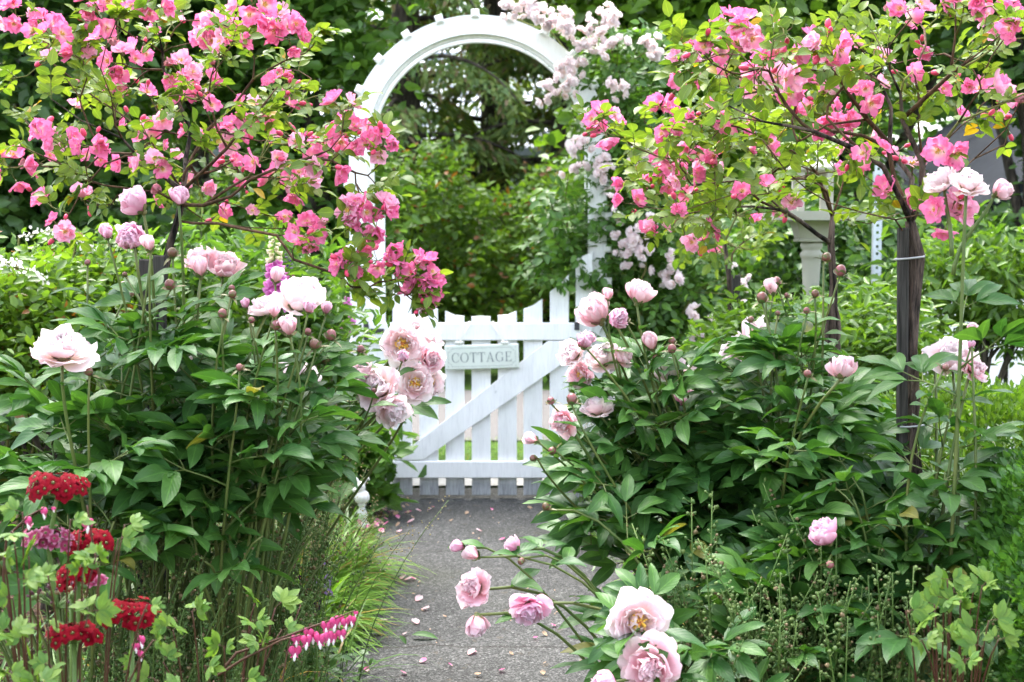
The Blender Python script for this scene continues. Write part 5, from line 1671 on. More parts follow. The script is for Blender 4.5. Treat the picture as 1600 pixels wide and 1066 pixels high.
def primula(label, foot, tiers, Y, seed):
    """foot: pixel where the stalk leaves the ground or frame; tiers: (px, py, radius px, kind, n)"""
    rr = np.random.default_rng(seed)
    b = at(foot[0], foot[1], Y)
    b = np.array((b[0], Y, 0.0))
    t = thing('primula', label, 'primula', b, 'red candelabra primulas')
    top = at(tiers[0][0], tiers[0][1], Y) - b
    P = [np.array((0, 0, 0.0))] + [at(x, y + 4, Y) - b for x, y, *_ in sorted(tiers, key=lambda q: -q[1])]
    D = [P[0]]
    for a, c in zip(P[:-1], P[1:]):
        for k in range(1, 4):
            D.append(a + (c - a) * k / 3)
    V, F, U = tube(np.array(D), np.linspace(0.0050, 0.0035, len(D)), 8)
    g = G()
    g.add(V, F, U)
    ob('stalk', g.mesh('stalk', M['stem_pale']), t)
    for (x, y, rpx, kind, n) in tiers:
        c = at(x, y, Y) - b
        r = rpx * Y / FPX
        ped = G()
        for k in range(n):
            az = 2 * math.pi * (k + rr.uniform(-0.3, 0.3)) / n * (2 if n > 14 else 1)
            el = rr.uniform(-0.15, 0.85) if kind != 'spent' else rr.uniform(-0.1, 0.9)
            d = np.array((math.cos(az) * math.cos(el), math.sin(az) * math.cos(el), math.sin(el)))
            p = c + d * r * rr.uniform(0.62, 1.08) * np.array((1, 1, 0.75)) + (0, 0, 0.004)
            ax = unit(d * 0.8 + (0, -0.35, 0.35))
            ped.add(*tube(bez(c - (0, 0, 0.006), c + d * r * 0.4 + (0, 0, 0.0), p - ax * 0.02, p - ax * 0.010, 5), 0.0011, 4))
            ob('floret', {'fresh': FLO, 'old': FLOLD, 'spent': SPENT}[kind], t, fr_axis(p, ax, rr.uniform(0.85, 1.3), rr.uniform(0, 6)))
        ob('pedicels', ped.mesh('pedicels', M['stem_pale']), t, kind='stuff')
    for k in range(6):
        a = k * 1.05 + rr.uniform(0, 0.5)
        V, F, U = leaf_sheet(0.24, 0.08, 4, 7, 0.15, 0.9, 0.6, 0.2, 0.03, k)
        g = G()
        g.add(V, F, U)
        ob('leaf', g.mesh('leaf', M['primula_leaf']), t, fr((0, 0, 0.01), (math.cos(a), math.sin(a), 0.9)))
PY = 2.35
primula('tall red primula with a fresh top tier, a faded tier and a spent tier below', (93, 1190), [(90, 768, 44, 'fresh', 38), (76, 850, 42, 'old', 26), (88, 945, 48, 'spent', 18), (98, 1100, 40, 'spent', 8)], PY, 1)
primula('red primula mostly hidden behind the tall one, with loose lower tiers', (130, 1200), [(140, 852, 34, 'fresh', 34), (122, 902, 30, 'fresh', 26)], PY + 0.12, 2)
primula('short red primula with one flat tier, at the foot of the tall one', (113, 1190), [(116, 1000, 40, 'fresh', 30)], PY - 0.12, 3)
primula('red primula standing alone among grey green seed heads, one domed tier', (205, 1180), [(206, 966, 40, 'fresh', 34)], PY - 0.05, 4)
primula('dark pink primula with a few fading florets behind the tall one', (108, 1190), [(112, 915, 22, 'fresh', 8), (152, 912, 16, 'old', 6)], PY + 0.2, 5)

# ------------------------------------------------------------------ bleeding hearts
def lobed_leaf(seed):
    rr = np.random.default_rng(seed)
    g = G()
    Lp = 0.03
    g.add(*tube(np.array([(0, 0, 0), (0, Lp, 0)]), 0.0011, 4)[:2], m=1)
    for az, s in ((0, 1.05), (1.0, 0.95), (-1.0, 0.95)):
        B = trans(0, Lp, 0) @ rot('Z', az + rr.normal(0, 0.1)) @ rot('X', rr.normal(0.05, 0.1))
        for a, L, W in ((0, 0.074, 0.027), (0.46, 0.054, 0.020), (-0.46, 0.054, 0.020)):
            V, F, U = leaf_sheet(L * s, W * s * 1.15, 2, 5, 0.12, rr.uniform(0.1, 0.5), 0.47, 0.1)
            g.put((V, U, [(F, 0)]), B @ rot('Z', a + rr.normal(0, 0.06)) @ rot('X', rr.normal(0.0, 0.1)))
    return g.mesh('leaf', [M['heart_leaf'], M['stem_red']])
HLEAF = [lobed_leaf(400 + i) for i in range(5)]
def heart_mesh():
    g = G()
    for sx in (-1, 1):
        V, F = ball((0, 0, 0), 0.0075, 9)
        V = V * (0.88, 0.62, 1.25)
        lo = np.clip(-V[:, 2] / 0.0094, 0, 1)
        V[:, 0] = V[:, 0] * (1 - 0.45 * lo) - sx * 0.0028 * lo
        V[:, 0] += sx * 0.0058
        U = np.stack([np.full(len(V), 0.5), 0.5 - V[:, 2] / 0.02], 1)
        g.add(V, F, U)
        V, F, U = leaf_sheet(0.007, 0.004, 2, 3, 0.2, 0.5)
        g.put((V, U, [(F, 0)]), trans(sx * 0.002, 0, -0.009) @ rot('Y', -sx * 1.0) @ rot('X', -1.2))
    V, F, U = tube(np.array([(0, 0, -0.004), (0, 0, -0.010), (0, 0, -0.017), (0, 0, -0.020)]), (0.0030, 0.0034, 0.0022, 0.0005), 7)
    g.add(V, F, m=1)
    V, F, U = tube(np.array([(0, 0, 0.006), (0, 0, 0.018)]), 0.0006, 4)
    g.add(V, F, m=2)
    return g.mesh('heart_flower', [M['heart'], M['heart_white'], M['stem_red']])
HEART = heart_mesh()
def bleeding_heart(label, base, leaves, sprays, hearts, seed, lone_leaf_scale=1.0):
    """leaves: (px, py, Y, size px); sprays: pixel polylines of the flowering stems; hearts: (px, py, Y, size px)"""
    rr = np.random.default_rng(seed)
    t = thing('bleeding_heart', label, 'bleeding heart', base, 'bleeding heart plants')
    base = np.asarray(base, float)
    joints = []
    for k in range(7):
        e = np.array((rr.uniform(-0.22, 0.22), rr.uniform(-0.12, 0.1), rr.uniform(0.22, 0.42)))
        P = bez(np.zeros(3), np.array((e[0] * 0.2, e[1] * 0.2, e[2] * 0.6)), e * (0.7, 0.7, 0.9), e, 7)
        V, F, U = tube(P, np.linspace(0.0026, 0.0018, 7), 6)
        g = G()
        g.add(V, F)
        ob('stem', g.mesh('stem', M['stem_red']), t)
        joints += list(P[2:])
    J = np.array(joints)
    for (px, py, Y, s) in leaves:
        p = at(px, py, Y) - base
        jj = np.array((p[0] * rr.uniform(0.3, 0.6), p[1] * 0.5, 0.0)) + rr.normal(0, 0.015, 3) * (1, 1, 0)
        P = bez(jj, jj + (p - jj) * (0.15, 0.15, 0.6), p - (p - jj) * (0.4, 0.4, 0.1), p, 8)
        g = G()
        g.add(*tube(P, np.linspace(0.0024, 0.0013, 8), 5)[:2])
        ob('petiole', g.mesh('petiole', M['stem_red']), t)
        az_ = rr.uniform(0, 6.28)
        d = np.array((math.cos(az_), 0.5 * math.sin(az_), 0.0))
        for a in ((0,) if s < 45 else (0, 1.9, -1.9)[:int(rr.integers(1, 4))]):
            ca, sa = math.cos(a), math.sin(a)
            y = np.array((d[0] * ca - d[1] * sa, d[0] * sa + d[1] * ca - 0.15, rr.uniform(-0.1, 0.4)))
            ob('leaf', HLEAF[rr.integers(5)], t, fr(p, y, np.array((0, -1.7, 1)) + rr.normal(0, 0.35, 3), s * Y / FPX / (0.105 if s < 40 else 0.140) * (1.0 if a == 0 else 0.85) * rr.uniform(0.8, 1.15)))
    for poly in sprays:
        P = np.array([at(*q) for q in poly]) - base
        D = [P[0]]
        for a, c in zip(P[:-1], P[1:]):
            for k in range(1, 5):
                D.append(a + (c - a) * k / 4)
        g = G()
        g.add(*tube(np.array(D), np.linspace(0.003, 0.0011, len(D)), 5)[:2])
        ob('flower_stem', g.mesh('flower_stem', M['stem_red']), t)
    for (px, py, Y, s) in hearts:
        p = at(px, py, Y) - base
        ob('heart_flower', HEART, t, trans(*p) @ rot('Z', rr.uniform(-0.9, 0.9)) @ rot('Y', rr.normal(0, 0.08)) @ np.diag([s * Y / FPX / 0.031 * rr.uniform(0.85, 1.12)] * 3 + [1]))
    return t
Yb = 2.5
bleeding_heart('bleeding heart with yellow green leaves and a row of pink hearts over the path edge', gb(330, Yb + 0.1),
    [(300, 955, 2.45, 75), (270, 985, 2.4, 60), (400, 935, 2.6, 70), (430, 950, 2.6, 60), (395, 970, 2.5, 50), (440, 985, 2.5, 50), (320, 1040, 2.4, 60), (350, 1010, 2.4, 55), (255, 1035, 2.4, 50), (240, 1060, 2.35, 60), (470, 945, 2.7, 40), (410, 1000, 2.5, 50), (290, 1075, 2.35, 60), (380, 1060, 2.4, 55), (215, 1035, 2.4, 45)],
    [[(345, 1050, Yb), (370, 1020, Yb), (420, 1004, Yb), (480, 982, Yb), (530, 964, Yb), (557, 953, Yb)], [(340, 1056, Yb), (380, 1030, Yb - .02), (440, 1000, Yb - .02), (470, 992, Yb - .02)]],
    [(463, 998, Yb, 26), (461, 1017, Yb, 28), (482, 988, Yb, 24), (479, 1000, Yb - .01, 28), (490, 993, Yb + .01, 26), (500, 998, Yb - .01, 28), (510, 978, Yb, 27), (513, 994, Yb - .01, 27), (523, 972, Yb, 27), (530, 968, Yb + .01, 26), (521, 996, Yb, 22), (533, 990, Yb, 20), (540, 972, Yb, 22), (550, 968, Yb, 20), (556, 958, Yb, 11)], 5)
Yb = 2.25
bleeding_heart('bleeding heart woven through the tall red primulas at the left edge', gb(60, Yb + 0.15),
    [(35, 800, 2.25, 60), (110, 812, 2.2, 36), (125, 825, 2.2, 40), (195, 820, 2.3, 50), (185, 842, 2.25, 50), (45, 870, 2.2, 70), (60, 905, 2.2, 60), (30, 905, 2.15, 60), (20, 830, 2.2, 60), (130, 890, 2.2, 55), (150, 870, 2.2, 50), (75, 900, 2.15, 45), (20, 935, 2.2, 50), (140, 955, 2.2, 60), (15, 990, 2.15, 70), (75, 980, 2.2, 40), (40, 1000, 2.15, 50), (80, 1040, 2.15, 60), (10, 1050, 2.1, 60), (230, 945, 2.2, 40), (240, 1000, 2.2, 40), (5, 870, 2.2, 70), (60, 1070, 2.1, 60)],
    [[(150, 950, Yb), (155, 900, Yb), (145, 850, Yb), (136, 790, Yb)], [(20, 990, Yb), (5, 900, Yb), (10, 840, Yb), (45, 806, Yb), (72, 792, Yb)], [(215, 1066, Yb), (220, 1020, Yb), (216, 990, Yb)]],
    [(44, 814, Yb, 24), (69, 799, Yb, 24), (137, 818, Yb, 24), (84, 795, Yb, 10), (213, 1010, Yb, 22), (221, 1000, Yb, 24), (220, 1022, Yb, 22)], 6)
Yb = 2.5
bleeding_heart('bleeding heart with upright yellow green leaves on red stems near the box hedge', gb(1500, Yb + 0.1),
    [(1490, 925, 2.53, 78), (1475, 935, 2.48, 63), (1525, 905, 2.58, 63), (1535, 915, 2.53, 53), (1460, 945, 2.43, 53), (1415, 955, 2.38, 58), (1445, 965, 2.38, 53), (1530, 985, 2.38, 68), (1545, 970, 2.38, 68), (1500, 1000, 2.33, 58), (1535, 1010, 2.33, 58), (1510, 1030, 2.28, 53), (1480, 990, 2.38, 48), (1560, 1000, 2.38, 53), (1500, 940, 2.48, 58), (1480, 905, 2.48, 53), (1440, 1000, 2.38, 53)],
    [], [], 7)

# ------------------------------------------------------------------ seed heads: slim stalks strung with little pods
def pod_T():
    g = G()
    t = np.linspace(0, math.pi, 5)
    V, F = lathe([(max(0.0042 * math.sin(a), 0.0004), 0.0048 * (1 - math.cos(a))) for a in t], 6)
    ang = np.arctan2(V[:, 1], V[:, 0])
    V[:, :2] *= (1 + 0.18 * np.cos(3 * ang))[:, None]
    g.add(V, [f for f in F if len(f) == 4])
    return g.frozen()
POD = pod_T()
def seed_stalk(seed, h=0.42, dense=1.0):
    rr = np.random.default_rng(seed)
    g = G()
    lean = rr.normal(0, 0.10, 2)
    P = np.array([(lean[0] * (z / h) ** 2 * h * 1.8, lean[1] * (z / h) ** 2 * h * 1.8, z) for z in np.linspace(0, h, 7)])
    g.add(*tube(P, np.linspace(0.0022, 0.0010, 7), 4)[:2], m=1)
    n = int(32 * dense)
    for k in range(n):
        v = 0.48 + 0.52 * (k + rr.uniform(0, 1)) / n
        i = min(int(v * 6), 5)
        p = P[i] + (P[i + 1] - P[i]) * (v * 6 - i)
        a = rr.uniform(0, 6.28)
        L = rr.uniform(0.006, 0.018) * (1.25 - 0.6 * v)
        d = unit(np.array((math.cos(a), math.sin(a), rr.uniform(0.1, 0.9))))
        q = p + d * L
        g.add(*tube(np.array([p, q]), 0.0005, 3, False)[:2], m=1)
        g.put(POD, fr_axis(q, unit(d + (0, 0, rr.uniform(-0.4, 1.0))), rr.uniform(0.4, 0.9), a))
    return g.mesh('seed_stalk', [M['pod'], M['stem_pale']])
SEED = [seed_stalk(500 + i, 0.40 + 0.05 * (i % 3), 1.0 + 0.3 * (i % 2)) for i in range(8)]
def wisp(seed, h=0.55):
    rr = np.random.default_rng(seed)
    g = G()
    lean = rr.normal(0, 0.12, 2)
    P = np.array([(lean[0] * (z / h) ** 2 * h * 1.6, lean[1] * (z / h) ** 2 * h * 1.6, z) for z in np.linspace(0, h, 7)])
    g.add(*tube(P, np.linspace(0.0018, 0.0008, 7), 4)[:2], m=1)
    for k in range(46):
        v = 0.62 + 0.38 * k / 46
        i = min(int(v * 6), 5)
        p = P[i] + (P[i + 1] - P[i]) * (v * 6 - i)
        d = unit(np.array((*rr.normal(0, 1, 2), rr.uniform(0.2, 1.2))))
        q = p + d * rr.uniform(0.008, 0.028)
        g.put(POD, fr_axis(q, d, rr.uniform(0.3, 0.6)))
    return g.mesh('seed_stalk', [M['straw'], M['stem_pale']])
M['straw'] = leafmat('straw', (0.28, 0.23, 0.11), (0.40, 0.33, 0.19), trans=0.3, vein=0)
WISP = [wisp(520 + i, 0.5 + 0.06 * (i % 3)) for i in range(6)]
def blade_T(L=0.3, W=0.006, droop=1.4):
    V, F, U = leaf_sheet(L, W, 1, 6, 0.0, droop, 0.35)
    g = G()
    g.add(V, F, U)
    return g.frozen()
BLD = [blade_T(1.0, 0.026, d) for d in (0.7, 1.2, 1.8, 2.4)]
def seed_clump(label, cx, cy, n, rx, ry, seed, meshes, scale=1.0, blades=60):
    rr = np.random.default_rng(seed)
    t = thing('seed_head_plant', label, 'seed heads', (cx, cy, 0), 'clumps of seed heads in the beds')
    for k in range(n):
        a, q = rr.uniform(0, 6.28), math.sqrt(rr.uniform())
        p = np.array((math.cos(a) * q * rx, math.sin(a) * q * ry, 0))
        d = unit(np.array((p[0] * 0.5 + rr.normal(0, 0.05), p[1] * 0.4 + rr.normal(0, 0.05), 1)))
        ob('stalk', meshes[rr.integers(len(meshes))], t, fr_axis(p, d, scale * rr.uniform(0.7, 1.15), rr.uniform(0, 6)))
    g = G()
    for k in range(blades):
        a, q = rr.uniform(0, 6.28), math.sqrt(rr.uniform())
        p = np.array((math.cos(a) * q * rx, math.sin(a) * q * ry, 0))
        g.put(BLD[rr.integers(4)], fr(p, (math.cos(a) + rr.normal(0, 0.5), math.sin(a) + rr.normal(0, 0.5), rr.uniform(0.8, 2.5)), (0, 0, 1), rr.uniform(0.2, 0.36)))
    ob('blades', g.mesh('blades', M['grass_dark']), t, kind='stuff')
def gx(px, Y):
    return at(px, 370, Y)[0]
seed_clump('clump of grey green seed heads behind the lone domed red primula', gx(225, 3.0), 3.0, 55, 0.17, 0.13, 1, SEED, 1.12)
seed_clump('clump of grey green seed heads left of the violas', gx(340, 3.1), 3.1, 60, 0.20, 0.16, 2, SEED, 1.05)
seed_clump('seed heads in the shade under the middle of the left peony bush', gx(290, 3.45), 3.45, 60, 0.24, 0.16, 10, SEED, 1.25, 90)
seed_clump('seed heads between the left peony stems and the violas', gx(400, 3.5), 3.5, 56, 0.14, 0.16, 11, SEED, 1.2, 80)
seed_clump('thin straw coloured seed heads between the left peony and the grass edging', gx(430, 3.9), 3.9, 44, 0.22, 0.22, 3, WISP, 0.98)
seed_clump('straw coloured seed heads standing behind the long grass near the figurine', gx(440, 4.7), 4.7, 60, 0.15, 0.36, 4, WISP, 1.1)
seed_clump('dense clump of round seed heads under the right peony, beside the mauve globe bloom', gx(1250, 2.85), 2.85, 100, 0.20, 0.13, 5, SEED, 1.28, 220)
seed_clump('dense clump of round seed heads at the foot of the thick rose trunk', gx(1370, 2.75), 2.75, 95, 0.17, 0.12, 6, SEED, 1.2, 220)
seed_clump('seed heads just right of the white bloom with a yellow eye', gx(1130, 2.8), 2.8, 64, 0.16, 0.12, 7, SEED, 1.0, 200)
seed_clump('low seed heads in front of the upright bleeding heart', gx(1490, 2.45), 2.45, 22, 0.10, 0.08, 8, SEED, 0.85, 30)
seed_clump('straw coloured seed heads at the right foot of the gate', gx(985, 5.6), 5.6, 46, 0.20, 0.4, 9, WISP, 1.0)

# ------------------------------------------------------------------ grass
BLDW = [blade_T(1.0, 0.045, d) for d in (0.8, 1.2, 1.7, 2.1)]
def grass(name, n, sampler, L, mat, seed, up=(0.7, 2.2), lean=None, bl=None):
    rr = np.random.default_rng(seed)
    g = G()
    P = np.array([sampler(rr) for _ in range(n)])
    a = rr.uniform(0, 6.28, n)
    Y = np.stack([np.cos(a), np.sin(a), rr.uniform(*up, n)], 1)
    if lean is not None:
        Y[:, :2] = Y[:, :2] * 0.6 + np.asarray(lean) * rr.uniform(0.3, 1.3, (n, 1))
    Ms = frs(P, Y, np.tile((0, 0, 1.0), (n, 1)), rr.uniform(0.6, 1.15, n) * L)
    k = rr.integers(0, 4, n)
    for j in range(4):
        g.put((bl or BLD)[j], Ms[k == j])
    return ob(name, g.mesh(name, M[mat]), kind='stuff')
def edge_s(rr):
    y = rr.uniform(4.3, 5.25)
    return (PATH_L(y) - 0.03 - abs(rr.normal(0, 0.13)) - 0.01 + 0.04 * math.sin(y * 5), y, 0)
grass('grass_edging', 2300, edge_s, 0.31, 'grass', 31, (0.3, 1.7), (0.85, -0.5), BLDW)
grass('grass_edging', 700, lambda rr: (PATH_L(5.6) - 0.02 - abs(rr.normal(0, 0.16)), rr.uniform(5.2, 6.3), 0), 0.08, 'grass', 38, (0.3, 1.7), (0.6, -0.3), BLDW)
grass('bed_grass', 2600, lambda rr: (PATH_L(5) - rr.uniform(0.1, 0.9), rr.uniform(2.6, 6.6), 0), 0.30, 'grass_dark', 32)
grass('bed_grass', 1500, lambda rr: (PATH_L(5) + 1.02 + abs(rr.normal(0, 0.25)), rr.uniform(3.2, 6.7), 0), 0.20, 'grass', 33, (0.5, 2.0))
grass('verge_grass', 9000, lambda rr: (rr.uniform(-2.2, 2.6), rr.uniform(7.53, 8.7), 0), 0.085, 'grass', 34, (0.8, 3.0))
grass('lawn_grass', 6000, lambda rr: (rr.uniform(1.5, 3.0), rr.uniform(4.2, 6.2), 0), 0.75, 'grass_dark', 35, (0.8, 2.6))
grass('yellow_blades', 26, lambda rr: (gx(430, 3.15) + rr.normal(0, 0.05), 3.15 + rr.normal(0, 0.05), 0.22), 0.30, 'yellow_blade', 36, (-0.3, 0.5), (1.0, 0.1))
grass('yellow_blades', 4, lambda rr: (gx(285, 3.0) + rr.normal(0, 0.02), 3.0, 0.12), 0.32, 'yellow_blade', 37, (2.5, 5))

# bark chips over the soil
rr = np.random.default_rng(40)
chipV, chipF = box(-0.5, 0.5, -0.5, 0.5, -0.5, 0.5, 0.1)
cg = G()
cg.add(chipV, chipF)
CH = cg.frozen()
g = G()
n = 3800
side = rr.uniform(0, 1, n) < 0.5
y = rr.uniform(2.2, 6.7, n)
x = np.where(side, PATH_L(y) - rr.uniform(0.05, 1.7, n), PATH_L(y) + 1.05 + rr.uniform(0.05, 1.7, n))
Ms = frs(np.stack([x, y, rr.uniform(0.0, 0.012, n)], 1), rr.normal(0, 1, (n, 3)) * (1, 1, 0.25), rr.normal(0, 0.3, (n, 3)) + (0, 0, 1), 1.0)
sc_ = np.stack([rr.uniform(0.008, 0.02, n), rr.uniform(0.02, 0.05, n), rr.uniform(0.003, 0.007, n)], 1)
Ms[:, :3, :3] *= sc_[:, None, :]
g.put(CH, Ms)
ob('bark_mulch', g.mesh('bark_mulch', M['mulch'], False), kind='stuff')

# ------------------------------------------------------------------ petals and leaves fallen on the path
rr = np.random.default_rng(41)
FP = [one('petal', petal_sheet(0.034, 0.030, 0.7, 0.25, 0.05, 0.05, 80 + i, 4, 4), [M['rose']]) for i in range(3)]
FPp = [one('petal', petal_sheet(0.040, 0.036, 0.6, 0.25, 0.06, 0.08, 84 + i, 4, 4), [M['blush']]) for i in range(2)]
FPt = [one('petal', petal_sheet(0.032, 0.028, 0.9, 0.3, 0.08, 0.08, 87 + i, 4, 4), [M['tan']]) for i in range(2)] if 'tan' in M else None
M['tan'] = petalmat('dry_petal', (0.55, 0.36, 0.20), (0.62, 0.44, 0.28), (0.66, 0.50, 0.36), 0.2)
FPt = [one('petal', petal_sheet(0.032, 0.028, 0.9, 0.3, 0.08, 0.08, 87 + i, 4, 4), M['tan']) for i in range(2)]
crop = lambda x, y: (530 + x / 2.96, 706 + y / 2.96)
pink = [(225, 525), (280, 368), (740, 407), (660, 367), (355, 690), (378, 728), (362, 796), (222, 778), (197, 807), (293, 843), (635, 922), (597, 937), (372, 973), (527, 990), (747, 1008), (310, 1022), (113, 1003), (135, 1016), (1003, 803), (35, 855), (65, 685), (20, 675), (405, 268), (380, 273), (320, 278), (300, 283), (240, 285), (222, 270), (255, 292), (190, 330), (290, 588), (357, 588), (135, 505), (88, 540), (708, 270), (430, 256), (905, 860), (1145, 600), (300, 592), (215, 262), (210, 240), (240, 250)]
for i, c in enumerate(pink):
    p = ground(*crop(*c), 0.004)
    ob('fallen_petal', (FP + FPp)[rr.integers(5)], None, fr(p, (rr.normal(), rr.normal(), 0.12), (rr.normal(0, 0.15), rr.normal(0, 0.15), 1), rr.uniform(0.45, 0.85)), label='pink petal fallen on the grey path', category='petal', group='pink petals on the path')
for c in [(495, 762), (1190, 982), (960, 850), (640, 1030), (945, 1030), (585, 288), (885, 263), (510, 320), (95, 762), (60, 690), (1130, 297), (805, 938)]:
    p = ground(*crop(*c), 0.004)
    ob('dry_petal', FPt[rr.integers(2)], None, fr(p, (rr.normal(), rr.normal(), 0.12), (0, 0, 1), rr.uniform(0.5, 0.9)), label='dry tan petal lying on the grey path', category='petal', group='dry petals on the path')
for k in range(38):       # drift of petals by the gate's left foot and along the edge
    yy = rr.uniform(5.9, 6.75)
    p = np.array((PATH_L(yy) + rr.normal(0.03, 0.06), yy, 0.006 + rr.uniform(0, 0.01)))
    ob('fallen_petal', (FP + FPt + FPp)[rr.integers(7)], None, fr(p, (rr.normal(), rr.normal(), 0.2), (rr.normal(0, 0.3), rr.normal(0, 0.3), 1), rr.uniform(0.5, 0.95)), label='petal in the drift of petals at the left foot of the gate', category='petal', group='petals drifted at the foot of the gate')
for k in range(46):       # finer scatter along the path
    yy = rr.uniform(4.0, 6.7)
    p = np.array((PATH_L(yy) + rr.uniform(0.05, 1.0), yy, 0.004))
    ob('path_litter', FPt[rr.integers(2)], None, fr(p, (rr.normal(), rr.normal(), 0.1), (0, 0, 1), rr.uniform(0.15, 0.4)), kind='stuff')
g = G()
V, F, U = leaf_sheet(0.085, 0.030, 4, 6, 0.5, 0.5, 0.5)
g.add(V, F, U)
p = ground(*crop(335, 848), 0.012)
ob('fallen_leaf', g.mesh('fallen_leaf', M['peony_leaf']), None, fr(p, (1, -0.1, 0.1), (0, -0.3, 1)), label='curled grey green leaf lying on the path', category='leaf')

# ------------------------------------------------------------------ violas
def viola_mesh(mat):
    g = G()
    for az, L, W in ((0.5, 0.013, 0.012), (-0.5, 0.013, 0.012), (1.8, 0.011, 0.011), (-1.8, 0.011, 0.011), (math.pi, 0.014, 0.016)):
        V, F, U = petal_sheet(L, W, -0.3, 0.1, 0.05, 0.05, 340, 3, 3, 0.35)
        g.put((V, U, [(F, 0)]), rot('Z', az) @ rot('X', 0.2))
    V, F = ball((0, 0, 0.001), 0.0016, 5)
    g.add(V, F, m=1)
    return g.mesh('viola_flower', [M[mat], M['stamen']])
VIO = {'d': viola_mesh('viola_dark'), 'l': viola_mesh('viola')}
VLEAF = []
for i in range(3):
    V, F, U = leaf_sheet(0.032, 0.017, 2, 4, 0.2, 0.6, 0.5, 0.2)
    VLEAF.append(one('leaf', (V, F, U), M['primula_leaf']))
def viola(label, base, flowers, nleaf, spread, seed):
    rr = np.random.default_rng(seed)
    t = thing('viola', label, 'viola', base, 'violas beside the path')
    base = np.asarray(base, float)
    for (px, py, Y, c) in flowers:
        p = at(px, py, Y) - base
        b = p * (0.5, 0.5, 0)
        g = G()
        g.add(*tube(bez(b, b + (0, 0, p[2] * 0.6), p + (0, 0.01, 0.0), p, 6), 0.0012, 4)[:2])
        ob('stem', g.mesh('stem', M['stem_pale']), t)
        ob('flower', VIO[c], t, fr_axis(p, (rr.normal(0, 0.5), -1, rr.normal(0.1, 0.3)), rr.uniform(0.85, 1.2), math.pi / 2 + rr.normal(0, 0.3)))
    for k in range(nleaf):
        p = rr.normal(0, 1, 3) * spread * (1, 1, 0)
        p[2] = abs(rr.normal(0.06, 0.06))
        ob('leaf', VLEAF[rr.integers(3)], t, fr(p, (rr.normal(), rr.normal(), 0.5), (0, -0.3, 1), rr.uniform(0.8, 1.5)))
Yv = 3.9
viola('low viola clump with dark and lavender flowers by the left path edge', (gx(470, Yv), Yv, 0),
    [(503, 882, Yv, 'l'), (512, 905, Yv, 'l'), (511, 912, Yv, 'l'), (460, 888, Yv, 'l'), (492, 907, Yv, 'l'), (513, 925, Yv, 'l'), (470, 903, Yv, 'd'), (455, 920, Yv, 'd'), (460, 924, Yv, 'd'), (472, 922, Yv, 'd'), (482, 920, Yv, 'd'), (486, 917, Yv, 'd'), (466, 928, Yv, 'd'), (496, 942, Yv, 'd'), (495, 950, Yv, 'd'), (488, 952, Yv, 'd'), (468, 962, Yv, 'd'), (450, 915, Yv, 'd'), (478, 955, Yv, 'd')], 190, (0.09, 0.08, 1), 1)
viola('lavender viola among thin stems between the left peony and the path', (gx(380, 4.0), 4.0, 0), [(370, 875, 4.0, 'l'), (376, 880, 4.0, 'l'), (373, 902, 4.0, 'l'), (378, 862, 4.0, 'l'), (392, 917, 4.0, 'l')], 110, (0.08, 0.06, 1), 2)
viola('lavender viola half hidden under the right peony leaves', (gx(1050, 3.7), 3.7, 0), [(1044, 903, 3.6, 'l'), (1056, 900, 3.6, 'l'), (1050, 915, 3.6, 'l'), (1062, 908, 3.6, 'l'), (1068, 895, 3.6, 'l'), (1045, 925, 3.6, 'l')], 120, (0.10, 0.07, 1), 3)

# ------------------------------------------------------------------ foxgloves
def bell(mat):
    g = G()
    prof = [(0.0018, 0), (0.0045, 0.004), (0.0060, 0.012), (0.0072, 0.020), (0.0098, 0.026)]
    V, F = lathe(prof, 10)
    U = np.stack([np.full(len(V), 0.5), V[:, 2] / 0.026], 1)
    g.add(V, [f for f in F if len(f) == 4], U)
    return g.mesh('bell', M[mat])
BELL = {'p': bell('foxglove'), 'b': bell('foxglove_bud'), 'u': bell('lupin')}
def foxglove(label, px, ytop, ybot, Y, cols, seed, width=1.0, name='foxglove', cat='foxglove'):
    rr = np.random.default_rng(seed)
    a, b = at(px, ytop, Y), at(px + 3, ybot, Y)
    t = thing(name, label, cat, (b[0], Y, 0), 'flower spikes behind the left peonies')
    base = np.array((b[0], Y, 0))
    g = G()
    g.add(*tube(np.array([(0, 0, 0), b - base, a - base]), (0.006, 0.005, 0.002), 6)[:2])
    ob('stem', g.mesh('stem', M['stem_pale']), t)
    n = int((a[2] - b[2]) / 0.0052)
    for k in range(n):
        v = k / n
        az = k * 2.4
        p = b + (a - b) * v - base
        s = (1.35 - 1.0 * v) * width
        d = unit(np.array((math.cos(az), math.sin(az) - 0.2, -0.75 + 0.7 * v)))
        kind = 'u' if cols == 'u' else ('p' if v < cols else 'b')
        ob('bell', BELL[kind], t, fr_axis(p + d * 0.004, d, s, az))
    for k in range(7):
        az = rr.uniform(0, 6.28)
        V, F, U = leaf_sheet(0.22, 0.07, 4, 6, 0.2, 0.9, 0.45)
        g = G()
        g.add(V, F, U)
        ob('leaf', g.mesh('leaf', M['primula_leaf']), t, fr((0, 0, 0.05 + 0.08 * k), (math.cos(az), math.sin(az), 0.9), (0, 0, 1), 1.1 - 0.08 * k))
foxglove('purple foxglove spike with cream buds at its tip, behind the left peonies', 428, 365, 468, 4.6, 0.62, 1, 1.3)
foxglove('violet flower spike standing just right of the cream tipped foxglove', 450, 392, 500, 4.9, 'u', 2, 0.8, 'lupin', 'lupin')
foxglove('short magenta foxglove in front of the tall white gate post', 541, 462, 512, 6.55, 1.1, 3, 1.35)
foxglove('magenta foxglove between the left rose and the round peony buds', 452, 424, 470, 4.7, 1.1, 5, 1.0)

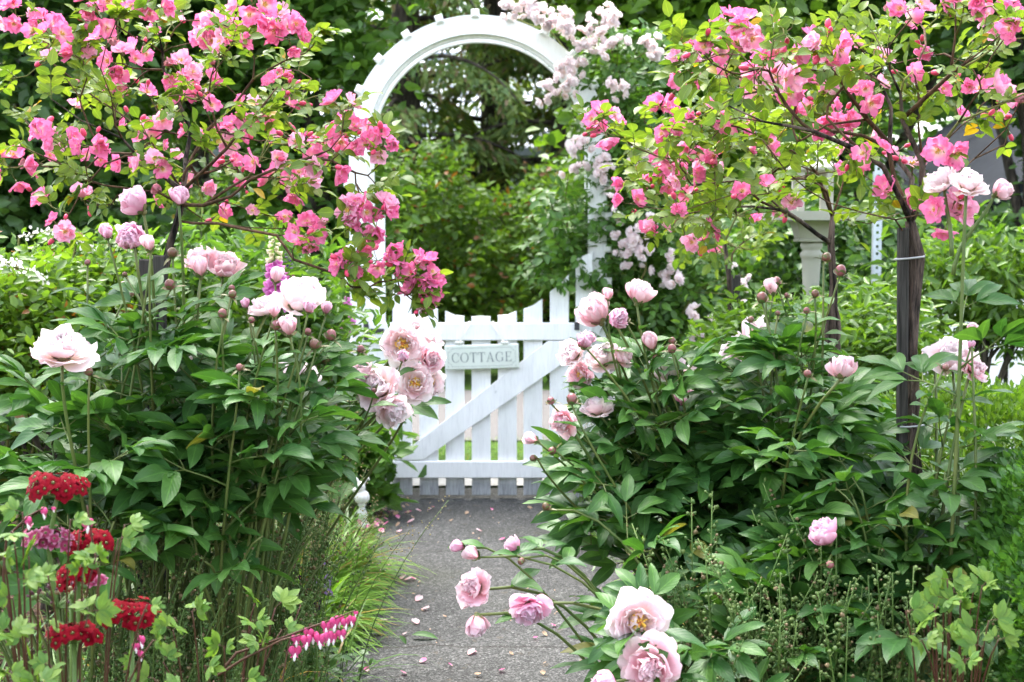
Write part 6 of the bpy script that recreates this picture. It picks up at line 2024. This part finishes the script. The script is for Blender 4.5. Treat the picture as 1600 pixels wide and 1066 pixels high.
# ------------------------------------------------------------------ hedges and shrubs
HEX = hexleaf(1.0, 0.55, 0.25, 0.12)
HEXW = hexleaf(1.0, 0.8, 0.2, 0.2)
HEXN = hexleaf(1.0, 0.36, 0.25, 0.25)
def cloud(n, ells, clumps, sig, size, rr, up=0.6, shell=0.65, droop=0.0):
    """leaf frames gathered in clumps inside ellipsoids [(centre, radii)]"""
    w = np.array([np.prod(r) ** 0.667 for c, r in ells])
    ctr = []
    for i in rr.choice(len(ells), clumps, p=w / w.sum()):
        c, r = ells[i]
        d = unit(rr.normal(0, 1, 3))
        q = shell + (1.05 - shell) * rr.uniform() ** 0.8
        ctr.append(np.asarray(c) + d * np.asarray(r) * q)
    ctr = np.array(ctr)
    k = rr.integers(0, clumps, n)
    sg = sig * rr.uniform(0.6, 1.5, clumps)
    P = ctr[k] + rr.normal(0, 1, (n, 3)) * sg[k][:, None] * (1, 1, 0.7)
    P[:, 2] = np.maximum(P[:, 2], 0.01)
    Y = rr.normal(0, 1, (n, 3)) * (1, 1, 0.6) + (0, 0, -droop)
    Z = rr.normal(0, 0.55, (n, 3)) + (0, -0.25, up)
    return frs(P, Y, Z, size * rr.uniform(0.6, 1.3, n))
def limbs(t, base, ells, rr, r0, mat, n=8, parent_name='trunk', h0=None):
    top = np.mean([c for c, r in ells], axis=0)
    hh = h0 if h0 is not None else top[2] * 0.55
    P = np.array([base * 0 + (0, 0, 0), (rr.normal(0, 0.04), rr.normal(0, 0.04), hh * 0.5), ((top[0] - base[0]) * 0.4, (top[1] - base[1]) * 0.4, hh), ((top[0] - base[0]), (top[1] - base[1]), max(top[2], hh + 0.1))])
    D = bez(P[0], P[1] * (1, 1, 0.8), P[2], P[3], 12)
    g = G()
    V, F, U = tube(D, np.linspace(r0 * 1.25, r0 * 0.35, 12), 10)
    g.add(V + rr.normal(0, r0 * 0.04, V.shape), F, U)
    ob('trunk', g.mesh('trunk', mat), t)
    for k in range(n):
        c, r = ells[rr.integers(len(ells))]
        e = np.asarray(c) + unit(rr.normal(0, 1, 3)) * np.asarray(r) * 0.8 - base
        s = D[int(rr.integers(3, 9))]
        e[2] = max(e[2], 0.1)
        B = bez(s, s + (e - s) * (0.2, 0.2, 0.55), e - (e - s) * (0.3, 0.3, 0.1), e, 8) + rr.normal(0, r0 * 0.15, (8, 3)) * np.linspace(0, 1, 8)[:, None]
        g = G()
        g.add(*tube(B, np.linspace(r0 * 0.45, r0 * 0.1, 8), 6))
        ob('limb', g.mesh('limb', mat), t)
def leafy(name, label, cat, base, ells, n, clumps, sig, size, mat, seed, T=HEX, r0=0.08, nl=8, group=None, bark='tree_bark', up=0.6, h0=None, droop=0.0, shell=0.65, crown='crown'):
    rr = np.random.default_rng(seed)
    base = np.array((base[0], base[1], 0.0))
    t = thing(name, label, cat, base, group)
    limbs(t, base, ells, rr, r0, M[bark], nl, h0=h0)
    g = G()
    Ms = cloud(n, ells, clumps, sig, size, rr, up, shell, droop)
    Ms[:, :3, 3] -= base
    g.put(T, Ms)
    ob(crown, g.mesh(crown, M[mat]), t, kind='stuff')
    return t
def E(px, py, Y, rx, ry, rz=None):
    """ellipsoid given in photo pixels at a depth"""
    k = Y / FPX
    return (at(px, py, Y), (rx * k, rz if rz else rx * k * 0.8, ry * k))

# clipped box at the right edge: small leaves over the outside of a rounded block
rr = np.random.default_rng(70)
def box_bush(name, label, c, r, n, leaf, mat, seed):
    rr = np.random.default_rng(seed)
    base = np.array((c[0], c[1], 0.0))
    t = thing(name, label, 'hedge', base, 'clipped box bushes')
    d = rr.normal(0, 1, (n, 3))
    d[:, 2] = np.abs(d[:, 2]) * 1.0 - 0.25
    d = unit(d)
    s = (np.abs(d) ** 3.2).sum(1) ** (-1 / 3.2)
    lump = 1 + 0.09 * np.sin(d[:, 0] * 11 + 1) * np.sin(d[:, 2] * 12) + 0.06 * np.sin(d[:, 1] * 13 + d[:, 2] * 9)
    P = d * (s * lump * (1 - np.abs(rr.normal(0, 0.085, n))))[:, None] * np.asarray(r)
    P[:, 2] += c[2]
    ok = P[:, 2] > 0.01
    P, d = P[ok], d[ok]
    Y = unit(d + rr.normal(0, 0.55, d.shape) + (0, 0, 0.5))
    g = G()
    g.put(HEX, frs(P, Y, np.cross(Y, rr.normal(0, 1, Y.shape)) + (0, -0.3, 0.8), leaf * rr.uniform(0.7, 1.3, len(P))))
    ob('foliage', g.mesh('foliage', M[mat]), t, kind='stuff')
    for k in range(9):
        a = rr.uniform(0, 6.28)
        e = np.array((math.cos(a) * r[0] * 0.7, math.sin(a) * r[1] * 0.7, c[2] + r[2] * rr.uniform(0.1, 0.7)))
        g = G()
        g.add(*tube(bez(e * 0.05, e * (0.2, 0.2, 0.5), e * (0.7, 0.7, 0.8), e, 7), np.linspace(0.012, 0.004, 7), 6))
        ob('stem', g.mesh('stem', M['tree_bark']), t)
    return t
c = at(1690, 800, 2.85)
box_bush('box_hedge', 'dark clipped box bush filling the lower right corner', (1.20, 2.78, 0.36), (0.27, 0.34, 0.46), 28000, 0.020, 'box_leaf', 71)
c = at(1590, 680, 3.7)
box_bush('box_hedge', 'bright green low box mound behind the dark clipped bush', (c[0], 3.75, 0.42), (0.40, 0.42, 0.42), 26000, 0.020, 'lime_leaf', 72)

# yellow green shrub with white sprays, far left
leafy('shrub', 'yellow green shrub with reddish tips and white flower sprays at the far left', 'shrub', (gx(60, 4.7), 4.7), [E(70, 500, 4.7, 170, 90), E(10, 560, 4.5, 110, 110), E(150, 440, 4.9, 110, 60)], 9000, 150, 0.06, 0.042, 'shrub_leaf', 81, HEX, 0.02, 12)
rr = np.random.default_rng(82)
t = thing('spiraea', 'arching branch of small white flowers above the far left shrub', 'spiraea', (gx(-20, 4.6), 4.6, 0))
b = np.array(t.location)
spr = one('petal_tuft', petal_sheet(0.008, 0.008, 0.8, 0.3, 0.1, 0.1, 350, 2, 2), M['white_petal'])
def white_spray(poly, n, w):
    P = np.array([at(*q) for q in poly]) - b
    g = G()
    g.add(*tube(np.concatenate([[(0, 0, 0)], P]), np.linspace(0.006, 0.0015, len(P) + 1), 5))
    ob('cane', g.mesh('cane', M['green_twig']), t)
    g = G()
    T = petal_sheet(0.012, 0.012, 0.8, 0.3, 0.1, 0.1, 350, 2, 2)
    TT = (T[0], T[2], [(T[1], 0)])
    k = rr.integers(0, len(P) - 1, n)
    f = rr.uniform(0, 1, (n, 1))
    Q = P[k] * (1 - f) + P[k + 1] * f + rr.normal(0, w, (n, 3))
    g.put(TT, frs(Q, rr.normal(0, 1, (n, 3)), rr.normal(0, 1, (n, 3)) + (0, -0.4, 0.4), rr.uniform(0.7, 1.3, n)))
    ob('blossom', g.mesh('blossom', M['white_petal']), t, kind='stuff')
white_spray([(-30, 395, 4.4), (10, 412, 4.4), (45, 424, 4.4), (70, 440, 4.4)], 130, 0.009)
white_spray([(30, 370, 4.8), (60, 365, 4.8), (80, 362, 4.8)], 40, 0.008)
white_spray([(120, 375, 4.8), (135, 385, 4.8), (145, 388, 4.8)], 50, 0.008)

# low foliage behind the peonies
leafy('shrub', 'shaded leafy clump low behind the far left peony', 'shrub', (gx(20, 5.6), 5.6), [E(40, 640, 5.6, 200, 90), E(-60, 580, 5.6, 120, 110), E(230, 620, 5.6, 150, 90)], 6000, 110, 0.07, 0.06, 'mid_leaf', 91, HEX, 0.02, 8)
leafy('shrub', 'leafy perennial clump in deep shade behind the left rose trunk', 'shrub', (gx(380, 5.0), 5.0), [E(380, 480, 5.0, 140, 110), E(470, 560, 5.2, 90, 120)], 5000, 90, 0.07, 0.06, 'mid_leaf', 83, HEXN, 0.02, 8)
leafy('shrub', 'broad leaved green plant beside the figurine at the left gate foot', 'shrub', (gx(585, 6.3), 6.3), [E(580, 735, 6.3, 42, 45), E(560, 700, 6.4, 40, 50)], 420, 26, 0.05, 0.10, 'climber_leaf', 84, HEX, 0.012, 6)
leafy('shrub', 'low leafy plant at the right foot of the gate', 'shrub', (gx(950, 6.3), 6.3), [E(965, 730, 6.3, 50, 45), E(925, 745, 6.35, 22, 30)], 900, 40, 0.05, 0.06, 'mid_leaf', 85, HEX, 0.012, 6)
leafy('shrub', 'bright yellow green bush between the bird feeder and the right rose trunk', 'shrub', (gx(1320, 5.2), 5.2), [E(1310, 555, 5.2, 150, 70), E(1210, 560, 5.0, 100, 70), E(1370, 500, 5.4, 60, 60)], 7500, 120, 0.06, 0.055, 'lime_leaf', 86, HEXN, 0.02, 10)
leafy('shrub', 'arching yellow green shrub in front of the white fence', 'shrub', (gx(1530, 5.8), 5.8), [E(1520, 415, 5.8, 95, 60), E(1600, 470, 5.8, 70, 70), E(1480, 470, 6.0, 60, 50)], 2600, 90, 0.06, 0.062, 'lime_leaf', 87, HEXN, 0.022, 12, droop=0.6)
leafy('shrub', 'small dark green bush behind the right gate post', 'shrub', (gx(1040, 7.3), 7.3), [E(1050, 470, 7.3, 110, 130), E(1010, 620, 7.3, 80, 110)], 5000, 120, 0.09, 0.065, 'mid_leaf', 88, HEX, 0.03, 8)
leafy('shrub', 'green bush behind the bird feeder column', 'shrub', (gx(1230, 7.6), 7.6), [E(1230, 440, 7.6, 130, 110), E(1330, 420, 7.8, 90, 100)], 6500, 130, 0.09, 0.06, 'dark_leaf', 89, HEX, 0.03, 8)
rr = np.random.default_rng(90)
t = thing('sapling', 'young sapling with large pale green leaves seen through the arch on its right side', 'sapling', (gx(880, 7.4), 7.4, 0))
b = np.array(t.location)
g = G()
st_ = np.array([(0, 0, 0), at(880, 500, 7.4) - b, at(866, 420, 7.4) - b, at(850, 310, 7.4) - b])
g.add(*tube(st_, (0.010, 0.008, 0.005, 0.002), 6))
ob('stem', g.mesh('stem', M['green_twig']), t)
V, F, U = leaf_sheet(0.10, 0.055, 2, 5, 0.2, 0.8, 0.45)
big = one('leaf', (V, F, U), M['maple_leaf'])
for (x, y) in [(850, 295), (862, 297), (838, 312), (872, 322), (880, 326), (845, 330), (835, 340), (880, 345), (895, 325), (868, 350), (850, 360), (845, 380), (862, 345), (890, 385), (875, 395), (895, 410), (865, 400), (885, 430), (872, 440)]:
    ob('leaf', big, t, fr(at(x, y, 7.4 + rr.normal(0, 0.04)) - b, (rr.normal(0, 1), rr.normal(0, 0.6), -0.1), (0, -0.5, 1), rr.uniform(0.7, 1.15)))

# ------------------------------------------------------------------ hedge across the road and the trees behind
hed = [(-5.2, 'dense'), (-3.7, ''), (-2.3, ''), (-1.0, ''), (0.25, ''), (1.5, ''), (2.9, ''), (4.4, ''), (6.0, '')]
hl = ['green roadside bush at the far left of the hedge row', 'green roadside bush behind the left rose tree', 'roadside bush behind the left side of the arch', 'light green roadside bush straight through the arch, left of its middle', 'dense roadside bush through the arch, right of its middle', 'dark roadside bush behind the right side of the arch', 'roadside bush behind the middle rose tree', 'roadside bush behind the bird feeder', 'roadside bush in front of the dark house']
for i, (x, _) in enumerate(hed):
    hgt_ = (1.75, 1.7, 1.8, 2.0, 1.85, 1.6, 1.7, 1.5, 1.2)[i]
    rx_ = 0.85
    leafy('hedge_bush', hl[i], 'bush', (x, 12.7), [((x, 12.7, hgt_ * 0.55), (rx_, 0.62, hgt_ * 0.44)), ((x + 0.25, 12.6, hgt_ * 0.78), (rx_ * 0.6, 0.5, hgt_ * 0.24)), ((x - 0.3, 12.6, hgt_ * 0.4), (rx_ * 0.7, 0.6, hgt_ * 0.3))],
          7800, 230, 0.085, 0.075, ('mid_leaf', 'mid_leaf', 'shrub_leaf', 'shrub_leaf', 'shrub_leaf', 'dark_leaf', 'mid_leaf', 'dark_leaf', 'mid_leaf')[i], 100 + i, HEX, 0.04, 9, 'bushes along the far side of the road')
leafy('tree', 'dark broad leaved tree rising behind the far left of the garden', 'tree', (gx(20, 8.0), 8.0), [E(10, 150, 8.0, 190, 200), E(-60, 300, 8.2, 160, 160), E(120, 330, 8.2, 130, 110), E(100, -120, 8.0, 260, 180), E(40, 420, 8.2, 150, 90)], 17000, 330, 0.13, 0.10, 'dark_leaf', 120, HEX, 0.13, 12, 'trees around the garden')
leafy('tree', 'mid green leafy tree between the left rose tree and the arch', 'tree', (gx(500, 8.4), 8.4), [E(500, 130, 8.4, 110, 150), E(420, 30, 8.4, 140, 110), E(540, 300, 8.6, 70, 110), E(470, -120, 8.4, 220, 130), E(300, 60, 8.8, 160, 160), E(470, 330, 8.6, 120, 130)], 16000, 330, 0.12, 0.095, 'mid_leaf', 121, HEX, 0.10, 12, 'trees around the garden')
leafy('tree', 'light green maple behind the climbing rose at the right of the arch', 'tree', (gx(1060, 9.5), 9.5), [E(1060, 60, 9.5, 150, 110), E(980, 150, 9.5, 80, 110), E(1140, 130, 9.7, 110, 120), E(1050, -120, 9.5, 220, 130), E(1010, 290, 9.7, 90, 120), E(1170, 260, 9.7, 100, 130)], 17000, 340, 0.12, 0.11, 'maple_leaf', 122, HEXW, 0.11, 12, 'trees around the garden')
leafy('tree', 'dark tree behind the right rose tree, left of the dark house', 'tree', (gx(1330, 11.5), 11.5), [E(1280, 100, 11.5, 150, 130), E(1290, 290, 11.5, 110, 150), E(1420, 0, 11.5, 180, 90), E(1330, -150, 11.5, 260, 140), E(1290, 400, 11.5, 150, 80)], 15000, 300, 0.15, 0.12, 'mid_leaf', 123, HEX, 0.13, 12, 'trees around the garden')
leafy('tree', 'dark evergreen mass at the far right beside the house', 'tree', (gx(1620, 10.5), 10.5), [E(1610, 60, 10.5, 120, 110), E(1690, 190, 10.5, 70, 130), E(1560, 425, 10.2, 130, 55), E(1600, -150, 10.5, 200, 140)], 12000, 260, 0.14, 0.11, 'dark_leaf', 124, HEX, 0.13, 12, 'trees around the garden')

leafy('tree', 'tall dark tree beyond the roof of the blue grey house', 'tree', (gx(1500, 22.0), 22.0), [E(1480, 60, 22.0, 200, 120), E(1640, 120, 22.0, 160, 120), E(1560, -60, 22.0, 260, 120)], 9000, 200, 0.28, 0.24, 'dark_leaf', 125, HEX, 0.2, 8, 'trees around the garden')
# conifers with drooping boughs
def conifer(label, x, y, h, rad, seed, zlo=0.6, nb=70, fine=1.0):
    rr = np.random.default_rng(seed)
    t = thing('conifer', label, 'conifer', (x, y, 0), 'conifers beyond the road')
    g = G()
    g.add(*tube(np.array([(0, 0, 0), (0.05, 0, h * 0.5), (0, 0, h)]), (0.22, 0.14, 0.03), 10))
    ob('trunk', g.mesh('trunk', M['tree_bark']), t)
    cr, wood = G(), G()
    for k in range(nb):
        z = zlo + (h - zlo) * (k / nb) ** 1.15
        az = k * 2.4 + rr.normal(0, 0.3)
        L = rad * (1 - 0.75 * (z / h)) * rr.uniform(0.75, 1.15)
        o = np.array((math.cos(az), math.sin(az), 0))
        e = o * L + (0, 0, z - 0.28 * L)
        B = bez(np.array((0, 0, z)), o * L * 0.35 + (0, 0, z + 0.10 * L), o * L * 0.75 + (0, 0, z - 0.02 * L), e, 10)
        V, F, U = tube(B, np.linspace(0.035, 0.006, 10), 5)
        gg = G()
        gg.add(V, F)
        ob('bough', gg.mesh('bough', M['tree_bark']), t)
        n = int((230 + 200 * L) * fine)
        v = rr.uniform(0.15, 1.0, n) * 8.99
        i = v.astype(int)
        P = B[i] + (B[i + 1] - B[i]) * (v - i)[:, None]
        sd = np.stack([-o[1] * np.ones(n), o[0] * np.ones(n), np.zeros(n)], 1) * rr.choice([-1, 1], n)[:, None]
        off = sd * (rr.uniform(0, 0.30, n) * L * (1.1 - v / 9))[:, None]
        P = P + off + np.stack([np.zeros(n), np.zeros(n), -np.abs(rr.normal(0, 0.10, n)) - 0.3 * np.linalg.norm(off, axis=1)], 1)
        Y = sd * 0.6 + o * 0.7 + np.stack([rr.normal(0, 0.3, n), rr.normal(0, 0.3, n), rr.uniform(-0.9, -0.1, n)], 1)
        cr.put(HEXN, frs(P, Y, rr.normal(0, 0.4, (n, 3)) + (0, -0.2, 1), rr.uniform(0.06, 0.14, n)))
    ob('crown', cr.mesh('crown', M['needle']), t, kind='stuff')
conifer('dark conifer with drooping boughs seen through the left half of the arch', gx(630, 15.5), 15.5, 9.0, 2.5, 131, 0.6, 52)
conifer('tall conifer with brownish boughs above the top of the arch', gx(770, 17.5), 17.5, 11.0, 3.0, 132)
conifer('conifer behind the right half of the arch', gx(880, 16.0), 16.0, 8.0, 1.9, 133, 1.0, 46)
conifer('conifer behind the left rose tree', gx(300, 16.0), 16.0, 10.0, 2.8, 134, 0.6, 60, 0.5)
conifer('conifer behind the right rose tree', gx(1210, 18.0), 18.0, 10.0, 2.8, 135, 0.6, 60, 0.5)
conifer('conifer at the far left edge beyond the road', gx(40, 15.0), 15.0, 9.0, 2.8, 136, 0.6, 60, 0.4)

# far woods: one mass that closes the view
rr = np.random.default_rng(140)
g = G()
ells = [((rr.uniform(-34, 34), rr.uniform(34, 44), rr.uniform(1.5, 5.5)), (rr.uniform(2.5, 4.5), 2.0, rr.uniform(2.5, 4.0))) for _ in range(44)]
g.put(HEX, cloud(42000, ells, 900, 0.5, 0.42, rr))
ob('far_woods', g.mesh('far_woods', M['mid_leaf']), kind='stuff')
